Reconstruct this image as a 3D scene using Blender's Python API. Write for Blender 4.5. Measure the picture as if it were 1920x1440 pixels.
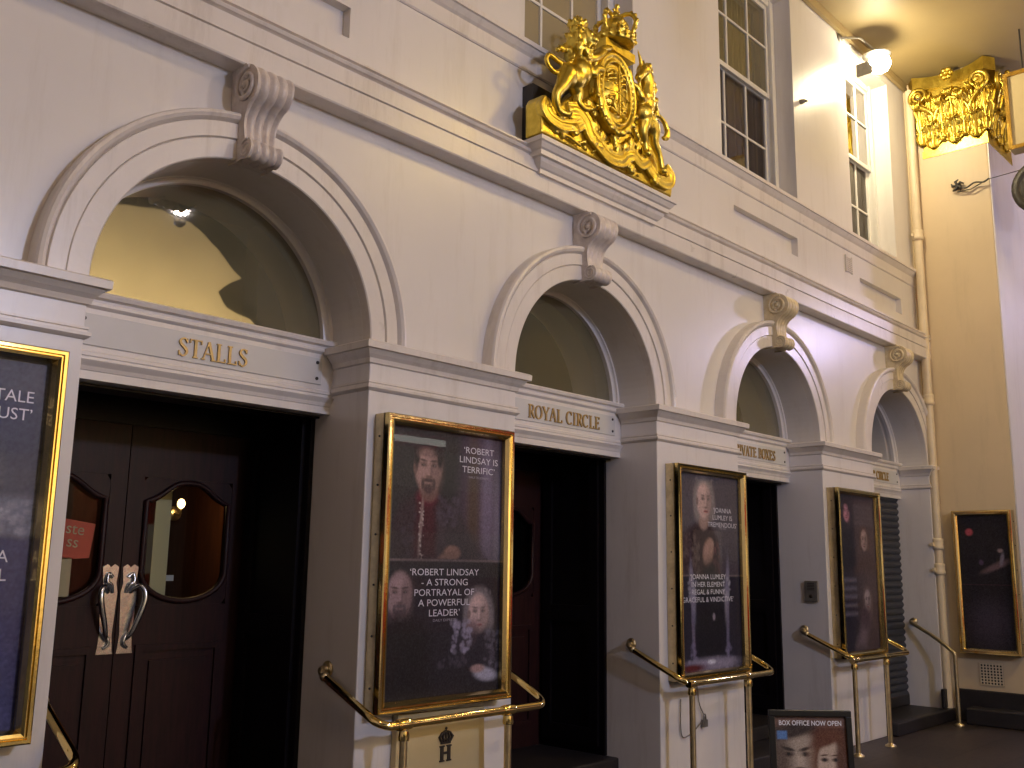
import bpy, bmesh, math, random
import numpy as np
from mathutils import Vector, Matrix
R = math.radians
random.seed(7)
rng = np.random.default_rng(5)
for o in list(bpy.data.objects):
    bpy.data.objects.remove(o)
SC = bpy.context.scene
COL = SC.collection

# ------------------------------------------------------------------ camera
cd = bpy.data.cameras.new("camera"); cam = bpy.data.objects.new("camera", cd); COL.objects.link(cam)
cd.sensor_width = 36.0; cd.lens = 34.183; cd.clip_start = 0.05; cd.clip_end = 300
yw, pt, rl = R(46.8856), R(10.5059), R(0.8511)
fw = Vector((math.sin(yw)*math.cos(pt), math.cos(yw)*math.cos(pt), math.sin(pt)))
rt = Vector((math.cos(yw), -math.sin(yw), 0)); up = rt.cross(fw)
rt2 = math.cos(rl)*rt + math.sin(rl)*up; up2 = -math.sin(rl)*rt + math.cos(rl)*up
m = Matrix((rt2, up2, -fw)).transposed().to_4x4(); m.translation = Vector((0, -4.1, 1.6))
cam.matrix_world = m
SC.camera = cam

# ------------------------------------------------------------------ world, exposure
w = bpy.data.worlds.new("World"); SC.world = w; w.use_nodes = True
nt = w.node_tree; bg = nt.nodes["Background"]
sky = nt.nodes.new("ShaderNodeTexSky"); sky.sky_type = 'NISHITA'; sky.sun_disc = False
sky.sun_elevation = R(-3.0); sky.sun_rotation = R(200)
mixn = nt.nodes.new("ShaderNodeMix"); mixn.data_type = 'RGBA'; mixn.blend_type = 'ADD'
mixn.inputs[0].default_value = 1.0
nt.links.new(sky.outputs[0], mixn.inputs[6])
mixn.inputs[7].default_value = (1.65, 1.46, 1.62, 1)      # sky glow of the city
nt.links.new(mixn.outputs[2], bg.inputs[0]); bg.inputs[1].default_value = 0.10
SC.view_settings.view_transform = 'Standard'; SC.view_settings.look = 'None'
SC.view_settings.exposure = -0.26; SC.view_settings.gamma = 1.0
SC.cycles.use_denoising = True
try: SC.cycles.denoiser = 'OPENIMAGEDENOISE'
except Exception: pass
SC.cycles.max_bounces = 7; SC.cycles.sample_clamp_indirect = 4.0
SC.cycles.caustics_reflective = False; SC.cycles.caustics_refractive = False

# ------------------------------------------------------------------ materials
def mat(name, col, rough=0.5, metal=0.0, spec=0.5, var=0.0, vscale=3.0, bump=0.0, bscale=60.0, col2=None, rvar=0.0,
        emit=None, estr=0.0, grime=None, coat=0.0, stretch=None):
    M = bpy.data.materials.new(name); M.use_nodes = True
    t = M.node_tree; b = t.nodes["Principled BSDF"]; L = t.links
    b.inputs["Base Color"].default_value = (*col, 1); b.inputs["Roughness"].default_value = rough
    b.inputs["Metallic"].default_value = metal; b.inputs["Specular IOR Level"].default_value = spec
    b.inputs["Coat Weight"].default_value = coat; b.inputs["Coat Roughness"].default_value = 0.08
    tc = t.nodes.new("ShaderNodeTexCoord")
    src = tc.outputs["Object"]
    if stretch:
        mp = t.nodes.new("ShaderNodeMapping"); mp.inputs["Scale"].default_value = stretch
        L.new(src, mp.inputs[0]); src = mp.outputs[0]
    last = None
    if col2 or var:
        n = t.nodes.new("ShaderNodeTexNoise"); n.inputs["Scale"].default_value = vscale; n.inputs["Detail"].default_value = 7
        n.inputs["Roughness"].default_value = 0.65
        L.new(src, n.inputs["Vector"])
        r = t.nodes.new("ShaderNodeValToRGB"); r.color_ramp.elements[0].position = 0.33; r.color_ramp.elements[1].position = 0.68
        c2 = col2 or tuple(c*(1-var) for c in col)
        r.color_ramp.elements[0].color = (*c2, 1); r.color_ramp.elements[1].color = (*col, 1)
        L.new(n.outputs[0], r.inputs[0]); last = r.outputs[0]
        if rvar:
            mr = t.nodes.new("ShaderNodeMapRange"); mr.inputs[3].default_value = max(.02, rough-rvar); mr.inputs[4].default_value = rough+rvar
            L.new(n.outputs[0], mr.inputs[0]); L.new(mr.outputs[0], b.inputs["Roughness"])
    if grime:                     # rain streaks and blotches of dirt
        n2 = t.nodes.new("ShaderNodeTexNoise"); n2.inputs["Scale"].default_value = 1.0; n2.inputs["Detail"].default_value = 9
        n2.inputs["Roughness"].default_value = 0.7
        mp = t.nodes.new("ShaderNodeMapping"); mp.inputs["Scale"].default_value = (7.0, 7.0, 0.9)
        L.new(tc.outputs["Object"], mp.inputs[0]); L.new(mp.outputs[0], n2.inputs["Vector"])
        r2 = t.nodes.new("ShaderNodeValToRGB"); r2.color_ramp.elements[0].position = 0.52; r2.color_ramp.elements[1].position = 0.78
        r2.color_ramp.elements[0].color = (0, 0, 0, 1); r2.color_ramp.elements[1].color = (grime[3],)*3 + (1,)
        L.new(n2.outputs[0], r2.inputs[0])
        mx = t.nodes.new("ShaderNodeMix"); mx.data_type = 'RGBA'
        L.new(r2.outputs[0], mx.inputs[0])
        if last: L.new(last, mx.inputs[6])
        else: mx.inputs[6].default_value = (*col, 1)
        mx.inputs[7].default_value = (*grime[:3], 1); last = mx.outputs[2]
    if last: L.new(last, b.inputs["Base Color"])
    if bump:
        n3 = t.nodes.new("ShaderNodeTexNoise"); n3.inputs["Scale"].default_value = bscale; n3.inputs["Detail"].default_value = 5
        L.new(src, n3.inputs["Vector"])
        bn = t.nodes.new("ShaderNodeBump"); bn.inputs["Strength"].default_value = bump; bn.inputs["Distance"].default_value = 0.01
        L.new(n3.outputs[0], bn.inputs["Height"]); L.new(bn.outputs[0], b.inputs["Normal"])
    if emit:
        b.inputs["Emission Color"].default_value = (*emit, 1); b.inputs["Emission Strength"].default_value = estr
    return M

PAINT = mat("cream_gloss_paint", (0.735, 0.70, 0.67), 0.31, var=0.05, vscale=1.2, bump=0.07, bscale=9, grime=(0.44, 0.38, 0.31, 0.30), rvar=0.08)
PAINTW = mat("white_gloss_paint", (0.76, 0.725, 0.71), 0.31, var=0.05, vscale=2.5, bump=0.08, bscale=20, grime=(0.38, 0.32, 0.26, 0.36), rvar=0.08)
TRIM = mat("trim_paint", (0.74, 0.69, 0.645), 0.30, var=0.06, vscale=4, bump=0.10, bscale=28, grime=(0.34, 0.28, 0.22, 0.50), rvar=0.08)
YELL = mat("yellow_cream_paint", (0.69, 0.55, 0.36), 0.5, var=0.08, vscale=1.2, bump=0.08, bscale=12, grime=(0.45, 0.36, 0.22, 0.35), rvar=0.1)
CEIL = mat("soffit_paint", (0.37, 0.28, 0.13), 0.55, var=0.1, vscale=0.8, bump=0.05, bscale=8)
WINW = mat("sash_paint", (0.76, 0.74, 0.70), 0.4, var=0.06, vscale=8)
SCROLL = mat("scroll_paint", (0.72, 0.66, 0.61), 0.34, col2=(0.55, 0.48, 0.44), vscale=16, bump=0.25, bscale=55)
SCROLLY = mat("scroll_paint_yellow", (0.72, 0.62, 0.42), 0.42, col2=(0.52, 0.42, 0.26), vscale=16, bump=0.25, bscale=55)  # yellower copy of the scroll paint
GOLD = mat("gilding", (0.90, 0.70, 0.13), 0.34, 1.0, col2=(0.66, 0.48, 0.07), vscale=14, bump=0.22, bscale=48, rvar=0.08)
GOLDC = mat("gilding_dark", (0.85, 0.55, 0.11), 0.36, 0.92, col2=(0.50, 0.28, 0.05), vscale=7, bump=0.4, bscale=60, rvar=0.08)
GOLDL = mat("gold_leaf_lettering", (0.52, 0.36, 0.14), 0.45, 0.45, var=0.3, vscale=25)
BRASS = mat("polished_brass", (0.92, 0.72, 0.30), 0.11, 1.0, var=0.15, vscale=5, rvar=0.05, bump=0.04, bscale=25)
BRASSD = mat("dull_brass", (0.74, 0.62, 0.38), 0.36, 1.0, col2=(0.52, 0.42, 0.25), vscale=12, rvar=0.1)
STEEL = mat("worn_nickel_handle", (0.70, 0.71, 0.74), 0.24, 1.0, var=0.2, vscale=15, bump=0.1, bscale=40)
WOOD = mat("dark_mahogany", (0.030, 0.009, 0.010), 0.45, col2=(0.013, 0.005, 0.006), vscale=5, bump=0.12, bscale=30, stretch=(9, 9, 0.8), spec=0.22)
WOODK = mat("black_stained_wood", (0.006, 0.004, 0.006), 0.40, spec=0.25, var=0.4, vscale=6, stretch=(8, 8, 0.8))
BLACK = mat("black_lacquer", (0.012, 0.011, 0.013), 0.28, var=0.3, vscale=10)
STEP = mat("black_step_stone", (0.018, 0.015, 0.018), 0.5, col2=(0.009, 0.008, 0.010), vscale=9, bump=0.3, bscale=70)
PAVE = mat("worn_brown_tile", (0.045, 0.032, 0.028), 0.5, col2=(0.014, 0.010, 0.012), vscale=16, bump=0.4, bscale=60)
_t = PAVE.node_tree; _b2 = _t.nodes["Principled BSDF"]; _old = _b2.inputs["Base Color"].links[0].from_socket
_br = _t.nodes.new("ShaderNodeTexBrick"); _br.inputs["Scale"].default_value = 1.0; _br.inputs["Brick Width"].default_value = .62; _br.inputs["Row Height"].default_value = .42
_br.inputs["Mortar Size"].default_value = .008; _br.inputs["Color1"].default_value = (1, .92, .85, 1); _br.inputs["Color2"].default_value = (.55, .5, .5, 1); _br.inputs["Mortar"].default_value = (.16, .15, .15, 1)
_tc = _t.nodes.new("ShaderNodeTexCoord"); _t.links.new(_tc.outputs["Object"], _br.inputs["Vector"])
_mx = _t.nodes.new("ShaderNodeMix"); _mx.data_type = 'RGBA'; _mx.blend_type = 'MULTIPLY'; _mx.inputs[0].default_value = 1.0
_t.links.new(_old, _mx.inputs[6]); _t.links.new(_br.outputs["Color"], _mx.inputs[7]); _t.links.new(_mx.outputs[2], _b2.inputs["Base Color"])
ROAD = mat("asphalt", (0.05, 0.05, 0.055), 0.6, var=0.35, vscale=10, bump=0.5, bscale=150)
SHUT = mat("blue_grey_shutter", (0.036, 0.042, 0.062), 0.4, var=0.3, vscale=6, metal=0.2)
GREYM = mat("grey_metal", (0.30, 0.28, 0.25), 0.4, 0.6, var=0.25, vscale=14)
PIPE = mat("pipe_paint", (0.72, 0.60, 0.42), 0.42, var=0.1, vscale=5, grime=(0.40, 0.30, 0.18, 0.4))
IRON = mat("wrought_iron", (0.030, 0.025, 0.022), 0.5, 0.0, var=0.3, vscale=20)
CREAMB = mat("cream_board", (0.60, 0.49, 0.27), 0.45, var=0.08, vscale=4)
INK = mat("brown_black_ink", (0.030, 0.022, 0.018), 0.5)
WHITE = mat("white_print", (0.86, 0.86, 0.90), 0.4)
GREYP = mat("grey_print", (0.44, 0.43, 0.48), 0.4)
SIGNP = mat("pale_blue_grey_plate", (0.63, 0.63, 0.64), 0.42, var=0.06, vscale=5)
RED = mat("red_card", (0.62, 0.075, 0.05), 0.5, var=0.12, vscale=9)
CARD = mat("cream_card", (0.58, 0.50, 0.36), 0.6, var=0.1, vscale=12)
DARKH = mat("vent_hole_black", (0.008, 0.008, 0.009), 0.8)
INNER = mat("lobby_plaster", (0.50, 0.42, 0.22), 0.7, var=0.1)
OPPW = mat("opposite_stucco", (0.75, 0.62, 0.36), 0.6, var=0.15, vscale=1.0, bump=0.1, bscale=20)
OPPD = mat("opposite_dark_slate", (0.05, 0.05, 0.06), 0.6, var=0.2)
OPPB = mat("dark_brown_brick", (0.14, 0.10, 0.07), 0.7, var=0.3, vscale=1.5)
BUSR = mat("bus_red_paint", (0.55, 0.012, 0.012), 0.3, emit=(0.6, 0.01, 0.01), estr=0.0)
RUBB = mat("tyre_rubber", (0.02, 0.02, 0.02), 0.7)
BUSL = mat("lit_bus_window", (0.6, 0.6, 0.6), 0.3, emit=(0.95, 0.8, 0.5), estr=0.5)
SHOPL = mat("lit_shop_window", (0.6, 0.5, 0.3), 0.3, emit=(1.0, 0.85, 0.62), estr=0.8)
LAMPE = mat("lamp_glow", (1, 1, 1), 0.4, emit=(1.0, 0.86, 0.58), estr=140)
BULBE = mat("bulb_glow", (1, 1, 1), 0.4, emit=(1.0, 0.90, 0.66), estr=60)
SCONE = mat("sconce_glow", (1, 1, 1), 0.4, emit=(1.0, 0.62, 0.22), estr=9)
BLUES = mat("blue_sticker", (0.13, 0.24, 0.55), 0.5)

def pane_mat(name, col, clear, refl=0.5, tint=(0.9, 0.92, 0.85), wave=0.02):
    """A window pane: part clear, part flat colour, with mirror reflection by angle."""
    M = bpy.data.materials.new(name); M.use_nodes = True
    t = M.node_tree; L = t.links; t.nodes.remove(t.nodes["Principled BSDF"]); out = t.nodes["Material Output"]
    tr = t.nodes.new("ShaderNodeBsdfTransparent"); tr.inputs[0].default_value = (*tint, 1)
    df = t.nodes.new("ShaderNodeBsdfDiffuse"); df.inputs[0].default_value = (*col, 1)
    gl = t.nodes.new("ShaderNodeBsdfGlossy"); gl.inputs["Roughness"].default_value = 0.02
    tc = t.nodes.new("ShaderNodeTexCoord")
    n = t.nodes.new("ShaderNodeTexNoise"); n.inputs["Scale"].default_value = 2.2; n.inputs["Detail"].default_value = 2
    L.new(tc.outputs["Object"], n.inputs["Vector"])
    bn = t.nodes.new("ShaderNodeBump"); bn.inputs["Strength"].default_value = wave; bn.inputs["Distance"].default_value = 0.05
    L.new(n.outputs[0], bn.inputs["Height"]); L.new(bn.outputs[0], gl.inputs["Normal"])
    m1 = t.nodes.new("ShaderNodeMixShader"); m1.inputs[0].default_value = 1-clear
    L.new(tr.outputs[0], m1.inputs[1]); L.new(df.outputs[0], m1.inputs[2])
    lw = t.nodes.new("ShaderNodeFresnel"); lw.inputs[0].default_value = 1.0 + refl
    m2 = t.nodes.new("ShaderNodeMixShader")
    L.new(lw.outputs[0], m2.inputs[0]); L.new(m1.outputs[0], m2.inputs[1]); L.new(gl.outputs[0], m2.inputs[2])
    L.new(m2.outputs[0], out.inputs[0])
    return M
FANG = pane_mat("fanlight_pane", (0.20, 0.18, 0.105), 0.25, 2.2)  # pale haze over the fanlights put into the diffuse colour
SASHG = pane_mat("sash_pane", (0.24, 0.21, 0.12), 0.45, 1.0, wave=0.05)  # olive reflection of the upper panes put into the diffuse colour
SASHB = pane_mat("pale_sash_pane", (0.50, 0.42, 0.26), 0.3, 0.8, wave=0.05)  # brighter reflection of the first window put into the pane colour
SASHD = pane_mat("dark_sash_pane", (0.05, 0.035, 0.03), 0.45, 0.7, wave=0.05)
DOORG = pane_mat("door_pane", (0.01, 0.01, 0.01), 0.92, 0.5)
CASEG = pane_mat("poster_case_pane", (0.01, 0.01, 0.015), 0.995, 0.20, tint=(0.95, 0.95, 1.0), wave=0.004)

PRINT = bpy.data.materials.new("printed_paper"); PRINT.use_nodes = True
_b = PRINT.node_tree.nodes["Principled BSDF"]; _a = PRINT.node_tree.nodes.new("ShaderNodeAttribute"); _a.attribute_name = "print"
PRINT.node_tree.links.new(_a.outputs["Color"], _b.inputs["Base Color"]); _b.inputs["Roughness"].default_value = 0.45

# ------------------------------------------------------------------ mesh helpers
class MB:
    def __init__(s): s.v = []; s.f = []; s.sm = []
    def add(s, vs, fs, smooth=False):
        n = len(s.v); s.v += [tuple(p) for p in vs]; s.f += [tuple(i+n for i in f) for f in fs]; s.sm += [smooth]*len(fs)
    def box(s, x0, x1, y0, y1, z0, z1):
        x0, x1 = min(x0, x1), max(x0, x1); y0, y1 = min(y0, y1), max(y0, y1); z0, z1 = min(z0, z1), max(z0, z1)
        s.add([(x0,y0,z0),(x1,y0,z0),(x1,y1,z0),(x0,y1,z0),(x0,y0,z1),(x1,y0,z1),(x1,y1,z1),(x0,y1,z1)],
              [(0,3,2,1),(4,5,6,7),(0,1,5,4),(1,2,6,5),(2,3,7,6),(3,0,4,7)])
    def quad(s, a, b, c, d): s.add([a, b, c, d], [(0, 1, 2, 3)])
    def loft(s, rings, closed=True, caps=True, smooth=True, closed_path=False):
        n = len(rings[0]); vs = [p for r in rings for p in r]; fs = []
        K = len(rings)
        for i in range(K if closed_path else K-1):
            a = i*n; b = ((i+1) % K)*n
            for j in range(n if closed else n-1):
                k = (j+1) % n; fs.append((a+j, a+k, b+k, b+j))
        s.add(vs, fs, smooth)
        if caps and closed and not closed_path:
            s.add(rings[0], [tuple(range(n))[::-1]]); s.add(rings[-1], [tuple(range(n))])
    def tube(s, pts, r, seg=10, caps=True):
        pts = [Vector(p) for p in pts]; rr = r if isinstance(r, (list, tuple)) else [r]*len(pts)
        rings = []; prev = None
        for i, p in enumerate(pts):
            d = (pts[min(i+1, len(pts)-1)] - pts[max(i-1, 0)]).normalized()
            if prev is None:
                a = Vector((0, 0, 1)) if abs(d.z) < .9 else Vector((1, 0, 0)); u = d.cross(a).normalized()
            else:
                u = (prev - d*prev.dot(d)).normalized()
            prev = u; v = d.cross(u)
            rings.append([tuple(p + rr[i]*(math.cos(t)*u + math.sin(t)*v)) for t in [2*math.pi*k/seg for k in range(seg)]])
        s.loft(rings, True, caps)
    def lathe(s, prof, c, axis='z', seg=24, smooth=True):
        rings = []
        for r, h in prof:
            ring = []
            for k in range(seg):
                t = 2*math.pi*k/seg; a, b = r*math.cos(t), r*math.sin(t)
                q = {'z': (a, b, h), 'y': (a, h, b), 'x': (h, a, b)}[axis]
                ring.append((c[0]+q[0], c[1]+q[1], c[2]+q[2]))
            rings.append(ring)
        s.loft(rings, True, True, smooth)
    def sphere(s, c, r, seg=14):
        r = r if isinstance(r, (list, tuple)) else (r, r, r)
        rings = []
        for i in range(1, seg):
            ph = math.pi*i/seg
            rings.append([(c[0]+r[0]*math.sin(ph)*math.cos(2*math.pi*k/seg), c[1]+r[1]*math.sin(ph)*math.sin(2*math.pi*k/seg), c[2]-r[2]*math.cos(ph)) for k in range(seg)])
        n = seg; vs = [(c[0], c[1], c[2]-r[2])] + [p for q in rings for p in q] + [(c[0], c[1], c[2]+r[2])]
        fs = [(0, 1+(k+1) % n, 1+k) for k in range(n)]
        for i in range(len(rings)-1):
            for k in range(n): fs.append((1+i*n+k, 1+i*n+(k+1) % n, 1+(i+1)*n+(k+1) % n, 1+(i+1)*n+k))
        L = len(vs)-1; b = 1+(len(rings)-1)*n
        fs += [(b+k, b+(k+1) % n, L) for k in range(n)]
        s.add(vs, fs, True)
    def prism(s, poly, y0, y1):      # polygon in (x, z), extruded in y
        n = len(poly)
        s.add([(x, y0, z) for x, z in poly]+[(x, y1, z) for x, z in poly],
              [tuple(range(n))[::-1], tuple(range(n, 2*n))]+[(i, (i+1) % n, n+(i+1) % n, n+i) for i in range(n)])
    def sweep(s, path, prof, caps=True, smooth=False, closed_path=False):
        """prof: closed list of (out, z) ; path: list of (x, y) ; 'out' is to the left-hand normal reversed (towards -y for a path going +x), mitred."""
        n = len(path); rings = []
        for i, (x, y) in enumerate(path):
            ds = []
            if closed_path or i > 0:
                q = path[(i-1) % n]; ds.append(Vector((x-q[0], y-q[1])).normalized())
            if closed_path or i < n-1:
                q = path[(i+1) % n]; ds.append(Vector((q[0]-x, q[1]-y)).normalized())
            ns = [Vector((d.y, -d.x)) for d in ds]
            if len(ns) == 1: nn = ns[0]
            else:
                nn = (ns[0]+ns[1]); nn = nn/max(1e-6, nn.length); nn = nn/max(.2, nn.dot(ns[0]))
            rings.append([(x+nn.x*o, y+nn.y*o, z) for o, z in prof])
        s.loft(rings, True, caps, smooth, closed_path)
    def build(s, name, material, parent=None, merge=False):
        me = bpy.data.meshes.new(name); me.from_pydata(s.v, [], s.f); me.update()
        me.polygons.foreach_set("use_smooth", s.sm)
        bm = bmesh.new(); bm.from_mesh(me)
        if merge: bmesh.ops.remove_doubles(bm, verts=bm.verts, dist=1e-5)
        bmesh.ops.recalc_face_normals(bm, faces=bm.faces); bm.to_mesh(me); bm.free()
        me.materials.append(material)
        o = bpy.data.objects.new(name, me); COL.objects.link(o)
        if parent is not None: attach(o, parent)
        return o

def attach(o, parent):
    o.parent = parent
    pm = Matrix.Translation(parent_loc(parent))
    if o.type != 'EMPTY':
        o.matrix_parent_inverse = parent_world(parent).inverted()
def parent_world(p):
    mw = Matrix.LocRotScale(p.location, p.rotation_euler, p.scale)
    return (parent_world(p.parent) @ p.matrix_parent_inverse @ mw) if p.parent else mw
def parent_loc(p): return parent_world(p).translation
def thing(name, label, cat, loc=(0, 0, 0), group=None, kind=None):
    o = bpy.data.objects.new(name, None); COL.objects.link(o); o.location = loc; o.empty_display_size = .2
    o['label'] = label; o['category'] = cat
    if group: o['group'] = group
    if kind: o['kind'] = kind
    return o
def tag(o, label, cat, group=None, kind=None):
    o['label'] = label; o['category'] = cat
    if group: o['group'] = group
    if kind: o['kind'] = kind
    return o
def bevel(o, wd=0.004, seg=2):
    md = o.modifiers.new("bevel", 'BEVEL'); md.width = wd; md.segments = seg; md.limit_method = 'ANGLE'; md.angle_limit = R(40)
    return o
def remesh(o, vox, smooth=2):
    md = o.modifiers.new("r", 'REMESH'); md.mode = 'VOXEL'; md.voxel_size = vox; md.use_smooth_shade = True
    if smooth:
        sm = o.modifiers.new("s", 'SMOOTH'); sm.iterations = smooth; sm.factor = 0.5
    dg = bpy.context.evaluated_depsgraph_get(); me = bpy.data.meshes.new_from_object(o.evaluated_get(dg))
    o.modifiers.clear(); old = o.data; o.data = me; bpy.data.meshes.remove(old)
    return o
def arc(cx, cz, r, a0, a1, n):
    return [(cx+r*math.cos(R(a0+(a1-a0)*i/n)), cz+r*math.sin(R(a0+(a1-a0)*i/n))) for i in range(n+1)]
def bez(p0, p1, p2, p3, n):
    out = []
    for i in range(n+1):
        t = i/n; u = 1-t
        out.append(tuple(u**3*a+3*u*u*t*b+3*u*t*t*c+t**3*d for a, b, c, d in zip(p0, p1, p2, p3)))
    return out
def smooth_path(pts, n=6):
    """Catmull-Rom through the points."""
    P = [Vector(p) for p in pts]; out = []
    for i in range(len(P)-1):
        a = P[max(i-1, 0)]; b = P[i]; c = P[i+1]; d = P[min(i+2, len(P)-1)]
        for k in range(n):
            t = k/n
            out.append(0.5*((2*b)+(c-a)*t+(2*a-5*b+4*c-d)*t*t+(3*b-a-3*c+d)*t**3))
    out.append(P[-1]); return [tuple(p) for p in out]

# ------------------------------------------------------------------ roman lettering drawn stroke by stroke
TK, TN, SF = 0.155, 0.07, 0.06
def stroke(pts, ws):
    P = [Vector(p) for p in pts]; ws = ws if isinstance(ws, list) else [ws]*len(P); a = []; b = []
    for i, p in enumerate(P):
        d = (P[min(i+1, len(P)-1)]-P[max(i-1, 0)]).normalized(); n = Vector((-d.y, d.x))
        a.append(tuple(p+n*ws[i]/2)); b.append(tuple(p-n*ws[i]/2))
    return a+b[::-1], len(P)
def glyph(ch):
    S = []; ser = lambda x, y, w=.30: S.append(([(x-w/2, y), (x+w/2, y)], SF))
    def stem(x, w=TK, s0=True, s1=True):
        S.append(([(x, 0), (x, 1)], w))
        if s0: ser(x, SF/2)
        if s1: ser(x, 1-SF/2)
    def bowl(x0, zc, rx, rz, a0=90, a1=-90):
        pts = []; ws = []
        for i in range(17):
            t = R(a0+(a1-a0)*i/16); pts.append((x0+rx*math.cos(t), zc+rz*math.sin(t))); ws.append(TN+(TK-TN)*abs(math.cos(t))**1.5)
        S.append((pts, ws))
    adv = .7
    if ch == 'I': stem(.2); adv = .40
    elif ch == 'L': stem(.2); S.append(([(.2, .035), (.62, .035)], TN)); S.append(([(.62, 0), (.60, .22)], TN)); adv = .66
    elif ch == 'T': stem(.38, s1=False); S.append(([(.03, .965), (.73, .965)], TN)); S.append(([(.05, 1), (.04, .78)], TN)); S.append(([(.71, 1), (.72, .78)], TN)); adv = .74
    elif ch == 'E':
        stem(.2); S.append(([(.2, .035), (.62, .035)], TN)); S.append(([(.2, .965), (.60, .965)], TN)); S.append(([(.2, .52), (.50, .52)], TN))
        S.append(([(.61, 0), (.60, .2)], TN)); S.append(([(.59, 1), (.58, .8)], TN)); S.append(([(.49, .42), (.49, .62)], TN)); adv = .68
    elif ch in 'RPB':
        stem(.2); zc, rz = (.74, .225) if ch != 'P' else (.72, .245)
        S.append(([(.2, zc+rz), (.36, zc+rz)], TN)); S.append(([(.2, zc-rz), (.36, zc-rz)], TN)); bowl(.36, zc, .22, rz); adv = .66
        if ch == 'R': S.append(([(.36, .52), (.55, .2), (.72, .02)], TK)); adv = .72
        if ch == 'B': S.append(([(.2, .035), (.38, .035)], TN)); bowl(.38, .275, .25, .24); adv = .72
    elif ch == 'A':
        S.append(([(.07, 0), (.39, 1)], TN)); S.append(([(.70, 0), (.38, 1)], TK)); S.append(([(.19, .34), (.58, .34)], TN)); ser(.08, SF/2, .24); ser(.70, SF/2, .30); adv = .78
    elif ch == 'V':
        S.append(([(.07, 1), (.39, 0)], TK)); S.append(([(.71, 1), (.40, 0)], TN)); ser(.08, 1-SF/2); ser(.70, 1-SF/2, .24); adv = .78
    elif ch == 'Y':
        S.append(([(.05, 1), (.37, .45)], TK)); S.append(([(.68, 1), (.38, .45)], TN)); S.append(([(.37, 0), (.37, .5)], TK)); ser(.07, 1-SF/2); ser(.67, 1-SF/2, .22); ser(.37, SF/2); adv = .74
    elif ch == 'X':
        S.append(([(.08, 1), (.66, 0)], TK)); S.append(([(.64, 1), (.08, 0)], TN)); ser(.09, 1-SF/2); ser(.64, 1-SF/2, .22); ser(.09, SF/2, .22); ser(.65, SF/2); adv = .74
    elif ch == 'U':
        S.append(([(.18, 1), (.18, .32)], TK)); S.append(([(.62, 1), (.62, .32)], TN)); ser(.18, 1-SF/2); ser(.62, 1-SF/2, .22)
        pts = []; ws = []
        for i in range(15):
            t = R(180+180*i/14); pts.append((.40+.22*math.cos(t), .32+.30*math.sin(t))); ws.append(TK+(TN-TK)*i/14)
        S.append((pts, ws)); adv = .78
    elif ch in 'OC':
        pts = []; ws = []; a0, a1 = (0, 360) if ch == 'O' else (48, 315)
        for i in range(33):
            t = R(a0+(a1-a0)*i/32); pts.append((.42+.34*math.cos(t), .5+.48*math.sin(t))); ws.append(TN+(TK-TN)*abs(math.cos(t))**1.3)
        S.append((pts, ws)); adv = .86
        if ch == 'C': S.append(([(.64, .98), (.66, .72)], TN)); adv = .78
    elif ch == 'S':
        pts = smooth_path([(.55, .80, 0), (.42, .965, 0), (.22, .90, 0), (.15, .74, 0), (.30, .57, 0), (.48, .43, 0), (.56, .26, 0), (.46, .08, 0), (.28, .03, 0), (.12, .18, 0)], 4)
        n = len(pts); ws = [TN+(TK-TN)*math.sin(math.pi*i/(n-1))**2 for i in range(n)]
        S.append(([p[:2] for p in pts], ws)); S.append(([(.56, .97), (.56, .74)], TN)); S.append(([(.12, .03), (.11, .28)], TN)); adv = .66
    elif ch == ' ': adv = .36
    return S, adv
def roman(mb, text, xc, z0, h, y, dep, width=None):
    items = []; x = 0
    for ch in text:
        S, adv = glyph(ch); items.append((x, S)); x += adv+.04
    sx = (width/x) if width else h; x0 = xc-x*sx/2; k = 0
    for gx, S in items:
        for pts, ws in S:
            poly, n = stroke(pts, ws); k += 1
            P = [(x0+(gx+px)*sx, z0+pz*h) for px, pz in poly]
            yy = y-dep-0.00006*(k % 9)
            vs = [(px, yy, pz) for px, pz in P]+[(px, y, pz) for px, pz in P]; N = 2*n
            fs = [(i, i+1, N-2-i, N-1-i) for i in range(n-1)]
            fs += [(i, (i+1) % N, N+(i+1) % N, N+i) for i in range(N)]
            mb.add(vs, fs)

def plain_text(body, size, material, parent, origin, xdir, zdir, align='CENTER', sx=1.0, name="lettering", spacing=1.0, line=1.0, bold=0.0, width=None):
    """Sans lettering as a mesh, laid in the plane of xdir and zdir at origin."""
    cu = bpy.data.curves.new(name, 'FONT'); cu.body = body; cu.size = size; cu.align_x = align; cu.align_y = 'CENTER'
    cu.space_character = spacing; cu.space_line = line; cu.resolution_u = 3; cu.offset = bold
    o = bpy.data.objects.new(name, cu); COL.objects.link(o)
    dg = bpy.context.evaluated_depsgraph_get(); me = bpy.data.meshes.new_from_object(o.evaluated_get(dg))
    bpy.data.objects.remove(o); bpy.data.curves.remove(cu)
    X = Vector(xdir).normalized(); Z = Vector(zdir).normalized(); O = Vector(origin)
    if width: xs_ = [v.co.x for v in me.vertices]; sx = width/(max(xs_)-min(xs_))
    for v in me.vertices: v.co = O + X*(v.co.x*sx) + Z*v.co.y
    me.materials.clear(); me.materials.append(material)
    ob = bpy.data.objects.new(name, me); COL.objects.link(ob); attach(ob, parent)
    return ob

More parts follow.
